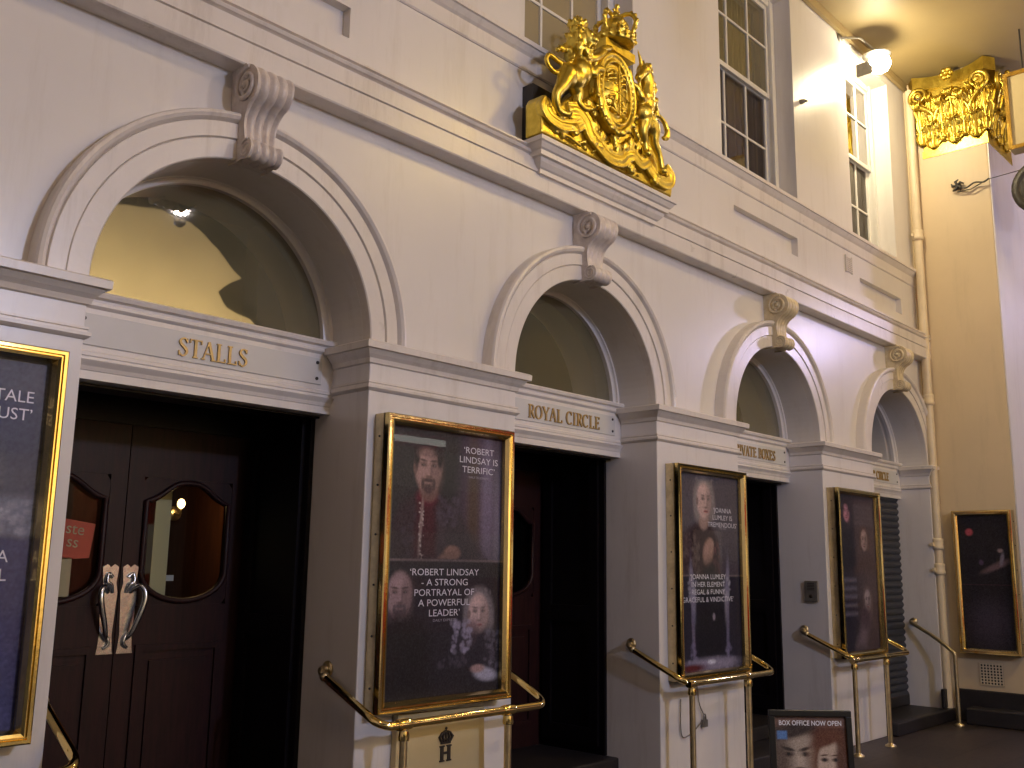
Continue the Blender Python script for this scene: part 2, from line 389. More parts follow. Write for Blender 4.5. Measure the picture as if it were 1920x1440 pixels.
# ------------------------------------------------------------------ printed pictures
def canvas(w, h, col):
    a = np.zeros((h, w, 3)); a[:] = col; return a
def grid(a):
    h, w = a.shape[:2]; asp = h/w
    xs, ys = np.meshgrid((np.arange(w)+.5)/w, (np.arange(h)+.5)/h*asp); return xs, ys
def blob(a, cx, cy, rx, ry, col, soft=0.25, rot=0, op=1.0):
    """Soft ellipse; x in 0..1, y downwards in units of the width."""
    xs, ys = grid(a); c, s = math.cos(R(rot)), math.sin(R(rot)); dx, dy = xs-cx, ys-cy
    d = np.sqrt(((dx*c+dy*s)/rx)**2+((-dx*s+dy*c)/ry)**2)
    k = np.clip((1+soft-d)/(2*soft), 0, 1); k = (k*k*(3-2*k)*op)[..., None]
    a[:] = a*(1-k)+np.array(col)*k
def shape(a, pts, col, op=1.0, soft=0.012):
    xs, ys = grid(a); ins = np.zeros(xs.shape, bool); dm = np.full(xs.shape, 9.); n = len(pts)
    for i in range(n):
        (x0, y0), (x1, y1) = pts[i], pts[(i+1) % n]
        c = ((y0 > ys) != (y1 > ys)); ins ^= c & (xs < (x1-x0)*(ys-y0)/((y1-y0) or 1e-9)+x0)
        t = np.clip(((xs-x0)*(x1-x0)+(ys-y0)*(y1-y0))/((x1-x0)**2+(y1-y0)**2+1e-12), 0, 1)
        dm = np.minimum(dm, np.hypot(xs-x0-t*(x1-x0), ys-y0-t*(y1-y0)))
    sd = np.where(ins, dm, -dm); k = (np.clip(sd/soft*.5+.5, 0, 1)*op)[..., None]
    a[:] = a*(1-k)+np.array(col)*k
def speckle(a, x0, x1, y0, y1, n, col, r=.008, op=.7):
    for _ in range(n):
        blob(a, rng.uniform(x0, x1), rng.uniform(y0, y1), r*rng.uniform(.5, 1.4), r*rng.uniform(.5, 1.4), col, .5, 0, op*rng.uniform(.4, 1))
def grain(a, s=.006):
    n = rng.normal(0, 1, a.shape[:2]); n = (n+np.roll(n, 1, 0)+np.roll(n, 1, 1))/1.7
    a[:] = np.clip(a*(1+n[..., None]*.10)+n[..., None]*s, 0.002, 1)
def face(a, cx, cy, s, skin, hair, beard=None, turn=0.0, long_hair=False, bald=False):
    """A soft portrait head: s is the half height of the face; turn shifts the features sideways."""
    skin = tuple(min(1, c*1.25) for c in skin); dk = tuple(c*.40 for c in skin); sh = tuple(c*.22 for c in skin); hl = tuple(min(1, c*1.35) for c in skin)
    if long_hair:
        blob(a, cx, cy-.20*s, 1.00*s, 1.10*s, hair, .25); blob(a, cx-.70*s, cy+.25*s, .38*s, .85*s, hair, .4); blob(a, cx+.75*s, cy+.25*s, .38*s, .85*s, hair, .4)
        speckle(a, cx-.9*s, cx+.9*s, cy-1.2*s, cy+.8*s, 26, tuple(min(1, c*1.5) for c in hair), .10*s, .4)
    blob(a, cx, cy, .72*s, 1.0*s, skin, .16)
    blob(a, cx+.45*s, cy+.1*s, .36*s, .85*s, dk, .6, 0, .55)
    blob(a, cx-.68*s, cy+.05*s, .12*s, .22*s, dk, .3)
    if not bald and not long_hair:
        blob(a, cx, cy-.82*s, .76*s, .40*s, hair, .25); blob(a, cx-.62*s, cy-.45*s, .16*s, .45*s, hair, .4); blob(a, cx+.62*s, cy-.45*s, .16*s, .45*s, hair, .4)
    blob(a, cx-.1*s, cy-.55*s, .4*s, .22*s, hl, .7, 0, .45)
    for e in (-1, 1):
        ex = cx+(e*.29+turn)*s
        blob(a, ex, cy-.13*s, .17*s, .11*s, dk, .6, 0, .8); blob(a, ex, cy-.10*s, .11*s, .045*s, sh, .4); blob(a, ex+.02*s, cy-.10*s, .03*s, .025*s, (.9*skin[0],)*3, .5, 0, .5)
        blob(a, ex, cy-.29*s, .20*s, .045*s, sh if not long_hair else dk, .5, -e*7, .9)
    blob(a, cx+(turn+.03)*s, cy+.12*s, .08*s, .28*s, hl, .6, 0, .5); blob(a, cx+(turn+.13)*s, cy+.16*s, .07*s, .25*s, dk, .7, 0, .6)
    blob(a, cx+turn*s, cy+.36*s, .16*s, .06*s, sh, .6, 0, .7)
    if beard:
        blob(a, cx+turn*s, cy+.50*s, .30*s, .09*s, beard, .4); blob(a, cx+turn*.6*s, cy+.84*s, .30*s, .24*s, beard, .5); blob(a, cx+turn*s-.30*s, cy+.66*s, .09*s, .22*s, beard, .5); blob(a, cx+turn*s+.30*s, cy+.66*s, .09*s, .22*s, beard, .5)
        blob(a, cx+turn*s, cy+.61*s, .15*s, .045*s, tuple(c*.7 for c in skin), .5)
    else:
        blob(a, cx+turn*s, cy+.58*s, .23*s, .065*s, (skin[0]*.75, skin[1]*.30, skin[2]*.32), .4); blob(a, cx+turn*s, cy+.585*s, .21*s, .018*s, sh, .5)
def print_sheet(name, a, O, X, Z, wd, ht, parent):
    """The painted picture as a fine sheet: O is its top left corner."""
    h, w = a.shape[:2]; O, X, Z = Vector(O), Vector(X).normalized(), Vector(Z).normalized()
    me = bpy.data.meshes.new(name)
    us = np.linspace(0, wd, w); vs = np.linspace(0, ht, h); U, V = np.meshgrid(us, vs)
    co = np.array(O)[None, None]+U[..., None]*np.array(X)-V[..., None]*np.array(Z)
    idx = np.arange(w*h).reshape(h, w); q = np.stack([idx[:-1, :-1], idx[1:, :-1], idx[1:, 1:], idx[:-1, 1:]], -1).reshape(-1, 4)
    me.vertices.add(w*h); me.vertices.foreach_set("co", co.reshape(-1))
    me.loops.add(q.size); me.loops.foreach_set("vertex_index", q.reshape(-1).astype(np.int32))
    me.polygons.add(len(q)); me.polygons.foreach_set("loop_start", np.arange(0, q.size, 4, dtype=np.int32)); me.polygons.foreach_set("loop_total", np.full(len(q), 4, np.int32))
    me.update(calc_edges=True); me.validate()
    at = me.color_attributes.new("print", 'FLOAT_COLOR', 'POINT')
    at.data.foreach_set("color", np.concatenate([a, np.ones((h, w, 1))], 2).reshape(-1).astype(np.float32))
    me.materials.append(PRINT); o = bpy.data.objects.new(name, me); COL.objects.link(o); attach(o, parent); return o

# ================================================================== dimensions of the front
X0, P, W = 1.704, 2.709, 1.545            # left jamb of the first bay, bay spacing, opening width
RA = W/2; ZI = 2.781; AX = 0.238           # arch radius, springing height, archivolt width
ZS0, ZS1, ZB = 4.03, 4.325, 5.04          # string course foot and head, sill course
YW = 0.07; YL = 0.33; XR = 11.517         # plane of the wall, plane of the lintels, side wall
CZ = 7.55
bx = [X0+i*P for i in range(4)]; cx = [b+RA for b in bx]
TH = thing("theatre_building", "cream painted theatre front with four arched doorways under a portico ceiling", "theatre", (0, 0, 0))

# ------------------------------------------------------------------ lower wall with the arch openings
mb = MB()
def strip(xa, xb, za, zb): mb.quad((xa, YW, za), (xb, YW, za), (xb, YW, zb), (xa, YW, zb))
ZT = ZS0+.10
edges = [-4.0]
for i in range(4):
    strip(edges[-1] if i == 0 else bx[i-1]+W, bx[i], 0, ZT)
    N = 48
    for k in range(N):
        a0, a1 = math.pi*(1-k/N), math.pi*(1-(k+1)/N)
        xa, xb = cx[i]+RA*math.cos(a0), cx[i]+RA*math.cos(a1); za, zb = ZI+RA*math.sin(a0), ZI+RA*math.sin(a1)
        mb.add([(xa, YW, za), (xb, YW, zb), (xb, YW, ZT), (xa, YW, ZT)], [(0, 1, 2, 3)])
        mb.add([(xa, YW, za), (xb, YW, zb), (xb, .55, zb), (xa, .55, za)], [(0, 1, 2, 3)], True)
strip(bx[3]+W, XR, 0, ZT)
mb.build("lower_wall", PAINT, TH)

# ------------------------------------------------------------------ piers with impost and necking
IMP = [(0, ZI-.118), (.012, ZI-.112), (.018, ZI-.088), (.036, ZI-.070), (.050, ZI-.052), (.054, ZI-.046), (.072, ZI-.043), (.074, ZI-.008), (.062, ZI), (0, ZI)]
NECK = [(0, 2.515), (.010, 2.519), (.022, 2.530), (.022, 2.545), (.008, 2.549), (.008, 2.556), (.013, 2.560), (.013, 2.570), (0, 2.572)]
for i in range(-1, 4):
    xa = (bx[i]+W) if i >= 0 else X0-(P-W); xb = bx[i+1] if i < 3 else XR
    mb = MB(); mb.box(xa, xb if i < 3 else xb-.001, 0, .60, 0, ZI-.004)
    pr = bevel(mb.build("pier", PAINTW, TH), .006)
    for nm, prof in (("impost", IMP), ("necking", NECK)):
        q = MB(); path = [(xa, YL-.01), (xa, 0), (xb, 0), (xb, YL-.01)]
        if i == 3: path = path[:2]+[(xb-.002, 0)]
        q.sweep(path, prof); q.build(nm, TRIM, pr)

# ------------------------------------------------------------------ archivolts, scroll keystones
ARCH = [(RA, .10), (RA, .008), (RA+.006, .002), (RA+.098, .002), (RA+.103, .010), (RA+.108, -.006), (RA+.182, -.006), (RA+.187, .006), (RA+.192, -.006),
        (RA+.200, -.022), (RA+.215, -.032), (RA+.230, -.028), (RA+AX, -.014), (RA+AX, .09)]
def keystone(c, kind):
    S = MB(); f = []                       # side profile (y, z), front edge from the head downwards
    f += [(-.02, 4.036), (-.06, 4.036)]
    c1 = (-.068, 3.920); r1 = .102
    for a in range(85, -75, -8): f.append((c1[0]-r1*math.cos(R(a)), c1[1]+r1*math.sin(R(a))))
    e = f[-1]; c2 = (-.070, 3.588); r2 = .055
    st = (c2[0]-r2*math.cos(R(110)), c2[1]+r2*math.sin(R(110)))
    f += bez(e, (e[0]+.055, e[1]-.035), (st[0]+.02, st[1]+.11), st, 12)[1:]
    for a in range(95, -130, -12): f.append((c2[0]-r2*math.cos(R(a)), c2[1]+r2*math.sin(R(a))))
    f.append((.0, 3.535))
    n = len(f); NX = 33; rows = []
    for i, (y, z) in enumerate(f):
        a = Vector(f[max(i-1, 0)]); b = Vector(f[min(i+1, n-1)]); d = (b-a).normalized(); nr = Vector((d.y, -d.x))
        if nr.x > 0 and i < 4: nr = -nr
        t = min(1, max(0, (4.045-z)/.50)); hw = .113-.034*t if i < n-19 else .092
        row = []
        for j in range(NX):
            u = -1+2*j/(NX-1); rid = .5+.5*math.cos(u*math.pi*4)
            amp = .017*(1-rid)**2 if abs(u) < .97 else 0
            if kind == 'plain': amp *= .35
            row.append((c+u*hw, y+amp*abs(nr.x), z+amp*(.6 if nr.y < 0 else -.6)*abs(nr.y)))
        rows.append(row)
    S.loft(rows, closed=False, caps=False, smooth=True)
    for s in (0, NX-1):
        ring = [rows[i][s] for i in range(n)]+[(rows[-1][s][0], YW+.01, 3.535), (rows[0][s][0], YW+.01, 4.045)]
        S.add(ring, [tuple(range(len(ring)))])
    back = [(rows[0][0][0], YW+.01, 4.045), (rows[0][-1][0], YW+.01, 4.045)]
    for sgn in (-1, 1):                    # carved spirals on the cheeks
        for (yy, zz), rr, hw in ((c1, r1, .113), (c2, r2, .092)):
            pts = []
            for k in range(46):
                t = k/45; a = R(70+t*760); q = rr*(.90-.78*t); pts.append((c+sgn*(hw-.002-.008*(rr > .1)*0), yy-q*math.cos(a), zz+q*math.sin(a)))
            S.tube(pts, [rr*.13*(1-.45*k/45) for k in range(46)], 8)
        S.sphere((c+sgn*.108, c1[0], c1[1]), (.02, .022, .022), 10)
    for k in range(5):                     # carved leaf in the eye of the cheek
        a = R(-60+k*38)
        for sgn in (-1, 1): S.sphere((c+sgn*.110, c1[0]+.040*math.cos(a), c1[1]+.048*math.sin(a)), (.010, .014, .021), 8)
    return S
for i in range(4):
    mb = MB(); rings = []
    for k in range(65):
        a = math.pi*(1-k/64)
        rings.append([(cx[i]+r*math.cos(a), y, ZI+.001+r*math.sin(a)) for r, y in ARCH])
    mb.loft(rings, True, True, False)
    av = mb.build("archivolt", TRIM, TH)
    for p in av.data.polygons: p.use_smooth = False
    ks = keystone(cx[i]-.02, 'ridged' if i == 0 else 'plain')
    ko = ks.build("scroll_keystone", SCROLL if i < 2 else SCROLLY, av)
    try: ko.data.set_sharp_from_angle(angle=R(50))
    except Exception: pass

# ------------------------------------------------------------------ string course, attic with sunk panels, sill course, upper wall
def band(name, prof, x0, x1, material=TRIM):
    q = MB(); q.sweep([(x0, YW), (x1, YW)], prof); return q.build(name, material, TH)
band("string_course", [(-.03, ZS0+.001), (.118, ZS0), (.124, ZS0+.008), (.124, ZS0+.118), (.114, ZS0+.122), (.114, ZS0+.128), (.128, ZS0+.131), (.130, ZS0+.215),
      (.117, ZS0+.220), (.110, ZS0+.226), (.110, ZS0+.236), (.134, ZS0+.244), (.142, ZS0+.258), (.124, ZS0+.266), (.112, ZS0+.272), (.112, ZS0+.281), (.132, ZS0+.285), (.132, ZS0+.297), (-.03, ZS0+.305)], -4, XR)
band("sill_course", [(-.03, ZB-.115), (.004, ZB-.114), (.012, ZB-.104), (.012, ZB-.004), (.016, ZB), (.030, ZB+.012), (.050, ZB+.036), (.056, ZB+.044), (.070, ZB+.047), (.070, ZB+.080), (.060, ZB+.086), (-.03, ZB+.09)], -4, XR)
def holed_wall(mb, x0, x1, z0, z1, y, holes, depth, back=True):
    xs = sorted({x0, x1, *[v for h in holes for v in h[:2]]}); zs = sorted({z0, z1, *[v for h in holes for v in h[2:]]})
    for a, b in zip(xs, xs[1:]):
        for c, d in zip(zs, zs[1:]):
            if any(h[0] <= a and b <= h[1] and h[2] <= c and d <= h[3] for h in holes): continue
            mb.quad((a, y, c), (b, y, c), (b, y, d), (a, y, d))
    for a, b, c, d in holes:
        D = y+depth
        mb.quad((a, y, c), (a, D, c), (a, D, d), (a, y, d)); mb.quad((b, y, c), (b, D, c), (b, D, d), (b, y, d))
        mb.quad((a, y, d), (b, y, d), (b, D, d), (a, D, d)); mb.quad((a, y, c), (b, y, c), (b, D, c), (a, D, c))
        if back: mb.quad((a, D, c), (b, D, c), (b, D, d), (a, D, d))
mb = MB()
holed_wall(mb, -4, XR, ZS1-.01, ZB-.02, YW+.004, [(1.90, 3.06, 4.53, 4.72), (7.30, 8.50, 4.575, 4.765), (9.92, 11.05, 4.51, 4.70)], .065)
mb.build("attic_wall", PAINT, TH)
CURT = mat("faded_curtain", (0.30, 0.24, 0.12), 0.9, var=.2)
WIN = [(4.53, 5.80), (7.12, 8.53), (9.80, 10.99)]; WZ0, WZ1 = 5.12, 7.36
mb = MB(); holed_wall(mb, -4, XR, ZB+.075, CZ, YW+.002, [(a, b, WZ0, WZ1) for a, b in WIN], .21, back=False)
mb.build("upper_wall", PAINT, TH)
for k, (a, b) in enumerate(WIN):
    ra = [4.87, 5.25, 5.62, 6.0] if k == 0 else None
    yF = YW+.205; fr = MB()
    L, Rr = a+.02, b-.005
    so = thing("sash_window", "", "")
    for key in ("label", "category"): del so[key]
    so.parent = TH
    cw = [.075, .045]; 
    inner0, inner1 = L+.075, Rr-.085
    fr.box(L, inner0, yF-.02, yF+.10, WZ0, WZ1); fr.box(inner1, Rr, yF-.02, yF+.10, WZ0, WZ1); fr.box(L, Rr, yF-.018, yF+.10, WZ1-.07, WZ1)
    fr.box(inner1-.012, inner1+.004, yF-.035, yF, WZ0, WZ1)
    bevel(fr.build("window_frame", WINW, so), .004)
    zm = 6.29; cols = 3; pw = (inner1-inner0)/cols
    for nm, z0, z1, y0 in (("upper_sash", zm-.02, WZ1-.07, yF+.005), ("lower_sash", WZ0, zm+.02, yF+.045)):
        s = MB(); 
        s.box(inner0, inner0+.045, y0, y0+.035, z0, z1); s.box(inner1-.045, inner1, y0, y0+.035, z0, z1)
        s.box(inner0+.045, inner1-.045, y0+.001, y0+.034, z1-.045, z1); s.box(inner0+.045, inner1-.045, y0+.001, y0+.034, z0, z0+.05)
        for c in range(1, cols): s.box(inner0+c*pw-.012, inner0+c*pw+.012, y0+.002, y0+.033, z0+.05, z1-.045)
        zc = (z0+z1)/2; zc = 6.82 if nm == "upper_sash" else 5.73
        s.box(inner0+.045, inner1-.045, y0+.004, y0+.031, zc-.012, zc+.012)
        so2 = bevel(s.build(nm, WINW, so), .003)
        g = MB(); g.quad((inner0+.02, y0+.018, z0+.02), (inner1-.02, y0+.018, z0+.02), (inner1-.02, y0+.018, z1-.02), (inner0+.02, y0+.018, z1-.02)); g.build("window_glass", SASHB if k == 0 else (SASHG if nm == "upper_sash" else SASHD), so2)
    # what hangs behind the glass: curtains with folds
    yb = yF+.30
    for xa, xb in ((L-.1, L+.38), (Rr-.36, Rr+.15)):
        rows = [[(xa+(xb-xa)*j/28, yb+.035*math.sin(j*1.35+k)+.01*math.sin(j*.5), z) for j in range(29)] for z in (WZ0-.2, 6.1, WZ1+.1)]
        q = MB(); q.loft(rows, False, False, True); q.build("curtain", CURT, so)
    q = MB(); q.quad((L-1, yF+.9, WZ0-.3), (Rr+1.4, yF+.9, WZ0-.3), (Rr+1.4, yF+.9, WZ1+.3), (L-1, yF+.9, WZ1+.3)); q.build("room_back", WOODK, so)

# ------------------------------------------------------------------ lintels with sign plates, fanlights
SIGNS = [("STALLS", .40, .02), ("ROYAL CIRCLE", .80, .10), ("PRIVATE BOXES", .78, .085), ("UPPER CIRCLE", .66, .08)]
for i in range(4):
    a, b = bx[i]-.002, bx[i]+W+.002
    q = MB(); y = .36
    q.sweep([(a, y), (b, y)], [(-.10, 2.41), (.020, 2.411), (.020, 2.450), (.024, 2.454), (.030, 2.472), (.046, 2.492), (.050, 2.498), (.034, 2.503), (.034, 2.515), (.040, 2.519), (.040, 2.536), (.028, 2.543), (.028, 2.742),
             (.036, 2.748), (.044, 2.756), (.044, 2.768), (.038, 2.772), (.038, 2.786), (.060, 2.794), (.066, 2.812), (.058, 2.822), (-.10, 2.826)])
    lo = q.build("lintel", PAINTW, TH)
    q = MB(); q.box(a+.095, b-.082, y-.036, y-.025, 2.568, 2.718); sp = bevel(q.build("sign_plate", SIGNP, lo), .003)
    q = MB()
    for sx in (a+.13, b-.115):
        for sz in (2.60, 2.690): q = MB(); q.lathe([(.0095, -.004), (.0095, 0.002)], (sx, y-.036, sz), 'y', 10); q.build("screw", INK, lo)
    t, wdt, off = SIGNS[i]
    q = MB(); roman(q, t, cx[i]+off, 2.592, .094, y-.036, .009, wdt); q.build("lettering", GOLDL, lo)
    # fanlight
    q = MB(); rings = []
    prof = [(RA+.01, .34), (RA-.022, .34), (RA-.026, .355), (RA-.034, .362), (RA-.050, .366), (RA-.050, .42), (RA+.01, .42)]
    for k in range(49):
        an = math.pi*(1-k/48); rings.append([(cx[i]+r*math.cos(an), yy, ZI+.02+r*math.sin(an)) for r, yy in prof])
    q.loft(rings, True, True, False); fo = q.build("fanlight", PAINTW, TH)
    q = MB(); q.add([(cx[i]+(RA-.03)*math.cos(math.pi*k/48), .398, ZI+.02+(RA-.03)*math.sin(math.pi*k/48)) for k in range(49)], [tuple(range(49))]); q.build("fanlight_glass", FANG, fo)

# ------------------------------------------------------------------ door recesses, doors
YD = 1.10
for i in range(4):
    mb = MB(); a, b = bx[i], bx[i]+W
    mb.quad((a+.002, .60, 0), (a+.002, YD+.05, 0), (a+.002, YD+.05, 2.9), (a+.002, .60, 2.9)); mb.quad((b-.002, .60, 0), (b-.002, YD+.05, 0), (b-.002, YD+.05, 2.9), (b-.002, .60, 2.9))
    mb.quad((a, .45, 2.83), (b, .45, 2.83), (b, YD+.05, 2.83), (a, YD+.05, 2.83))
    if i < 3: mb.box(a, b, YD-.02, YD+.10, 2.33, 2.829)
    mb.box(b-.03, b-.003, .47, YD, .24, 2.80)          # dark panelled linings of the recess
    mb.box(b-.055, b-.031, .52, .60, .30, 2.7); mb.box(b-.055, b-.031, .98, 1.06, .30, 2.7); mb.box(b-.054, b-.031, .60, .98, 1.18, 1.30); mb.box(b-.054, b-.031, .60, .98, .30, .42); mb.box(b-.054, b-.031, .60, .98, 2.58, 2.7)
    mb.box(a+.003, a+.03, .47, YD, .24, 2.80)
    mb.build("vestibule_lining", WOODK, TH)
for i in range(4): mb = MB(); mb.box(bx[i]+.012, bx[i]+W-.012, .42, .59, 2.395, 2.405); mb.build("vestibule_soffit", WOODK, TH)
def leaf_panel(mb, xa, xb, z0, z1, y, mould=.035):
    """A raised field with a sunk moulding round it."""
    for (u0, u1, v0, v1) in ((xa, xb, z0, z0+mould), (xa, xb, z1-mould, z1), (xa, xa+mould, z0+mould, z1-mould), (xb-mould, xb, z0+mould, z1-mould)):
        mb.box(u0, u1, y-.016, y+.002, v0, v1)
    mb.box(xa+mould+.05, xb-mould-.05, y-.012, y+.002, z0+mould+.05, z1-mould-.05)
def ogee(xa, xb, z0, z1):
    """Outline of the shaped pane: ogee head, rounded foot."""
    c = (xa+xb)/2; h = xb-xa; t = []
    t += [(xa, z0+.16)]+[(xa+h/2-h/2*math.cos(R(q)), z0+.16-.16*math.sin(R(q))) for q in range(10, 180, 10)]+[(xb, z0+.16)]
    t += [(xb, z1-.11)]+[(xb-h/2*u, z1-.11+.11*(.5-.5*math.cos(math.pi*min(1, u*1.15)))) for u in [k/10 for k in range(1, 11)]]
    t += [(xa+h/2*(1-u), z1-.11+.11*(.5-.5*math.cos(math.pi*min(1, (1-u)*1.15)))) for u in [k/10 for k in range(1, 11)]]
    return t
def door_leaf(i, xa, xb, side):
    d = thing("door", "", ""); del d["label"], d["category"]; d.parent = TH
    g0, g1, gz0, gz1 = xa+.115, xb-.115, 1.37, 2.03
    out = ogee(g0, g1, gz0, gz1); q = MB()
    # the leaf as four pieces round the pane, with the shaped corners filled by a plate that follows the outline
    q.box(xa+.003, xb-.003, YD, YD+.05, .22, gz0-.02); q.box(xa+.003, xb-.003, YD, YD+.05, gz1+.02, 2.33)
    q.box(xa+.003, g0-.02, YD, YD+.05, gz0-.02, gz1+.02); q.box(g1+.02, xb-.003, YD, YD+.05, gz0-.02, gz1+.02)
    n = len(out); rect = []
    for x, z in out:
        cxm, czm = (g0+g1)/2, (gz0+gz1)/2; dx, dz = x-cxm, z-czm
        k = min(((g1-g0)/2+.021)/max(abs(dx), 1e-6), ((gz1-gz0)/2+.021)/max(abs(dz), 1e-6)); rect.append((cxm+dx*k, czm+dz*k))
    q.add([(x, YD+.004, z) for x, z in out]+[(x, YD+.004, z) for x, z in rect]+[(x, YD+.05, z) for x, z in out], [(j, (j+1) % n, n+(j+1) % n, n+j) for j in range(n)]+[(j, (j+1) % n, 2*n+(j+1) % n, 2*n+j) for j in range(n)])
    leaf_panel(q, xa+.115, xb-.115, .40, 1.14, YD); 
    q.build("door_leaf", WOOD, d)
    q = MB(); q.tube([(x, YD-.004, z) for x, z in out]+[(out[0][0], YD-.004, out[0][1])], .016, 8); q.build("pane_moulding", WOOD, d)
    q = MB(); q.add([(x, YD+.03, z) for x, z in out], [tuple(range(n))]); q.build("door_glass", DOORG, d)
    # handle: shaped finger plate with a bowed grip
    xh = xb-.055 if side < 0 else xa+.055; q = MB()
    q.prism([(xh-.045, 1.10), (xh+.045, 1.10), (xh+.040, 1.13), (xh+.034, 1.20), (xh+.040, 1.30), (xh+.046, 1.42), (xh+.036, 1.47), (xh+.044, 1.555), (xh+.02, 1.57), (xh, 1.555), (xh-.02, 1.57), (xh-.044, 1.555), (xh-.036, 1.47), (xh-.046, 1.42), (xh-.040, 1.30), (xh-.034, 1.20), (xh-.040, 1.13)], YD-.006, YD+.004)
    s = side
    grip = smooth_path([(xh-s*.005, YD-.006, 1.17), (xh+s*.012, YD-.035, 1.20), (xh+s*.035, YD-.055, 1.27), (xh+s*.062, YD-.065, 1.36), (xh+s*.066, YD-.06, 1.42), (xh+s*.045, YD-.045, 1.455), (xh+s*.020, YD-.025, 1.44), (xh+s*.008, YD-.008, 1.42)], 5)
    N = len(grip); q.tube(grip, [.009+.007*math.sin(math.pi*k/(N-1)) for k in range(N)], 10)
    q.tube(smooth_path([(xh-s*.018, YD-.008, 1.42), (xh-s*.004, YD-.02, 1.46), (xh+s*.02, YD-.02, 1.48), (xh+s*.012, YD-.012, 1.52), (xh-s*.012, YD-.01, 1.50)], 5), .010, 8)
    q.tube(smooth_path([(xh+s*.012, YD-.008, 1.21), (xh-s*.008, YD-.016, 1.185), (xh-s*.012, YD-.016, 1.15), (xh+s*.010, YD-.01, 1.13)], 5), .009, 8)
    q.build("door_handle", STEEL, d)
    return d
for i in range(3):
    door_leaf(i, bx[i]+.002, cx[i], -1); door_leaf(i, cx[i], bx[i]+W-.03, 1)
# roller shutter of the last bay
q = MB(); rows = []; a, b = bx[3]+.004, bx[3]+W-.004
for k in range(0, 31):
    z = .20+k*.075
    for t in (0, .25, .5, .75, .97): rows.append([(a, YL+.06-.022*math.sin(math.pi*t), z+.075*t), (b, YL+.06-.022*math.sin(math.pi*t), z+.075*t)])
q.loft([r for r in rows if r[0][2] < 2.42], False, False, False); q.build("roller_shutter", SHUT, TH)

# lobby behind the doors
LOBW = mat("lobby_wood", (0.16, 0.06, 0.03), 0.4, var=.4, vscale=4, stretch=(6, 6, .8))
for i in range(3):
    mb = MB(); a, b = bx[i]-.35, bx[i]+W+.55
    mb.quad((a, YD+.12, 0), (a, 3.4, 0), (a, 3.4, 2.7), (a, YD+.12, 2.7)); mb.quad((b, YD+.12, 0), (b, 3.4, 0), (b, 3.4, 2.7), (b, YD+.12, 2.7)); mb.quad((a, 3.4, 0), (b, 3.4, 0), (b, 3.4, 2.7), (a, 3.4, 2.7)); mb.quad((a, YD+.12, 2.7), (b, YD+.12, 2.7), (b, 3.4, 2.7), (a, 3.4, 2.7))
    mb.build("lobby_panelling", LOBW, TH, merge=True)
for i in range(4):                      # dark rooms behind the fanlights
    mb = MB(); a, b = bx[i]-.1, bx[i]+W+.1
    mb.quad((a, 1.5, 2.835), (b, 1.5, 2.835), (b, 1.5, 3.8), (a, 1.5, 3.8)); mb.quad((a, .56, 2.836), (b, .56, 2.836), (b, 1.5, 2.836), (a, 1.5, 2.836)); mb.quad((a, .56, 3.8), (b, .56, 3.8), (b, 1.5, 3.8), (a, 1.5, 3.8))
    mb.quad((a, .56, 2.84), (a, 1.5, 2.84), (a, 1.5, 3.8), (a, .56, 3.8)); mb.quad((b, .56, 2.84), (b, 1.5, 2.84), (b, 1.5, 3.8), (b, .56, 3.8))
    mb.build("fanlight_room", INNER, TH, merge=True)

# ------------------------------------------------------------------ portico ceiling and side wall with its gilded capital
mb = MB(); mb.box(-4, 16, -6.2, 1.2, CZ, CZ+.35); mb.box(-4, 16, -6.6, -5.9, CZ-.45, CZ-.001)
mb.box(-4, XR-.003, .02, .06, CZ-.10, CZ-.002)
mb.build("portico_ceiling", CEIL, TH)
mb = MB(); mb.box(-4.6, -4.0, -6.6, 1.2, 0, CZ-.002); mb.build("added_end_wall", PAINTW, TH)  # unseen end wall, added to block ambient light from the left
mb = MB(); mb.box(XR, 17.5, -.848, 1.2, 0, CZ-.002); bevel(mb.build("side_wall", YELL, TH), .012)
mb = MB(); mb.box(XR+.002, 17.5, -.862, -.849, 0, CZ-.002); mb.build("street_face", PAINTW, TH)
CAPX, CY0, CY1, CB = XR, -.155, -.80, 6.57
cap = thing("corinthian_capital", "", ""); del cap["label"], cap["category"]; cap.parent = TH
q = MB()
q.sweep([(XR, -.12), (XR, -.86), (XR+.9, -.86)][::-1], [(-.01, CB-.05), (.035, CB-.045), (.045, CB-.03), (.045, CB-.012), (.03, CB-.004), (.052, CB+.004), (.06, CB+.02), (.052, CB+.036), (-.01, CB+.04)])
q.build("astragal", GOLD, cap)
q = MB()
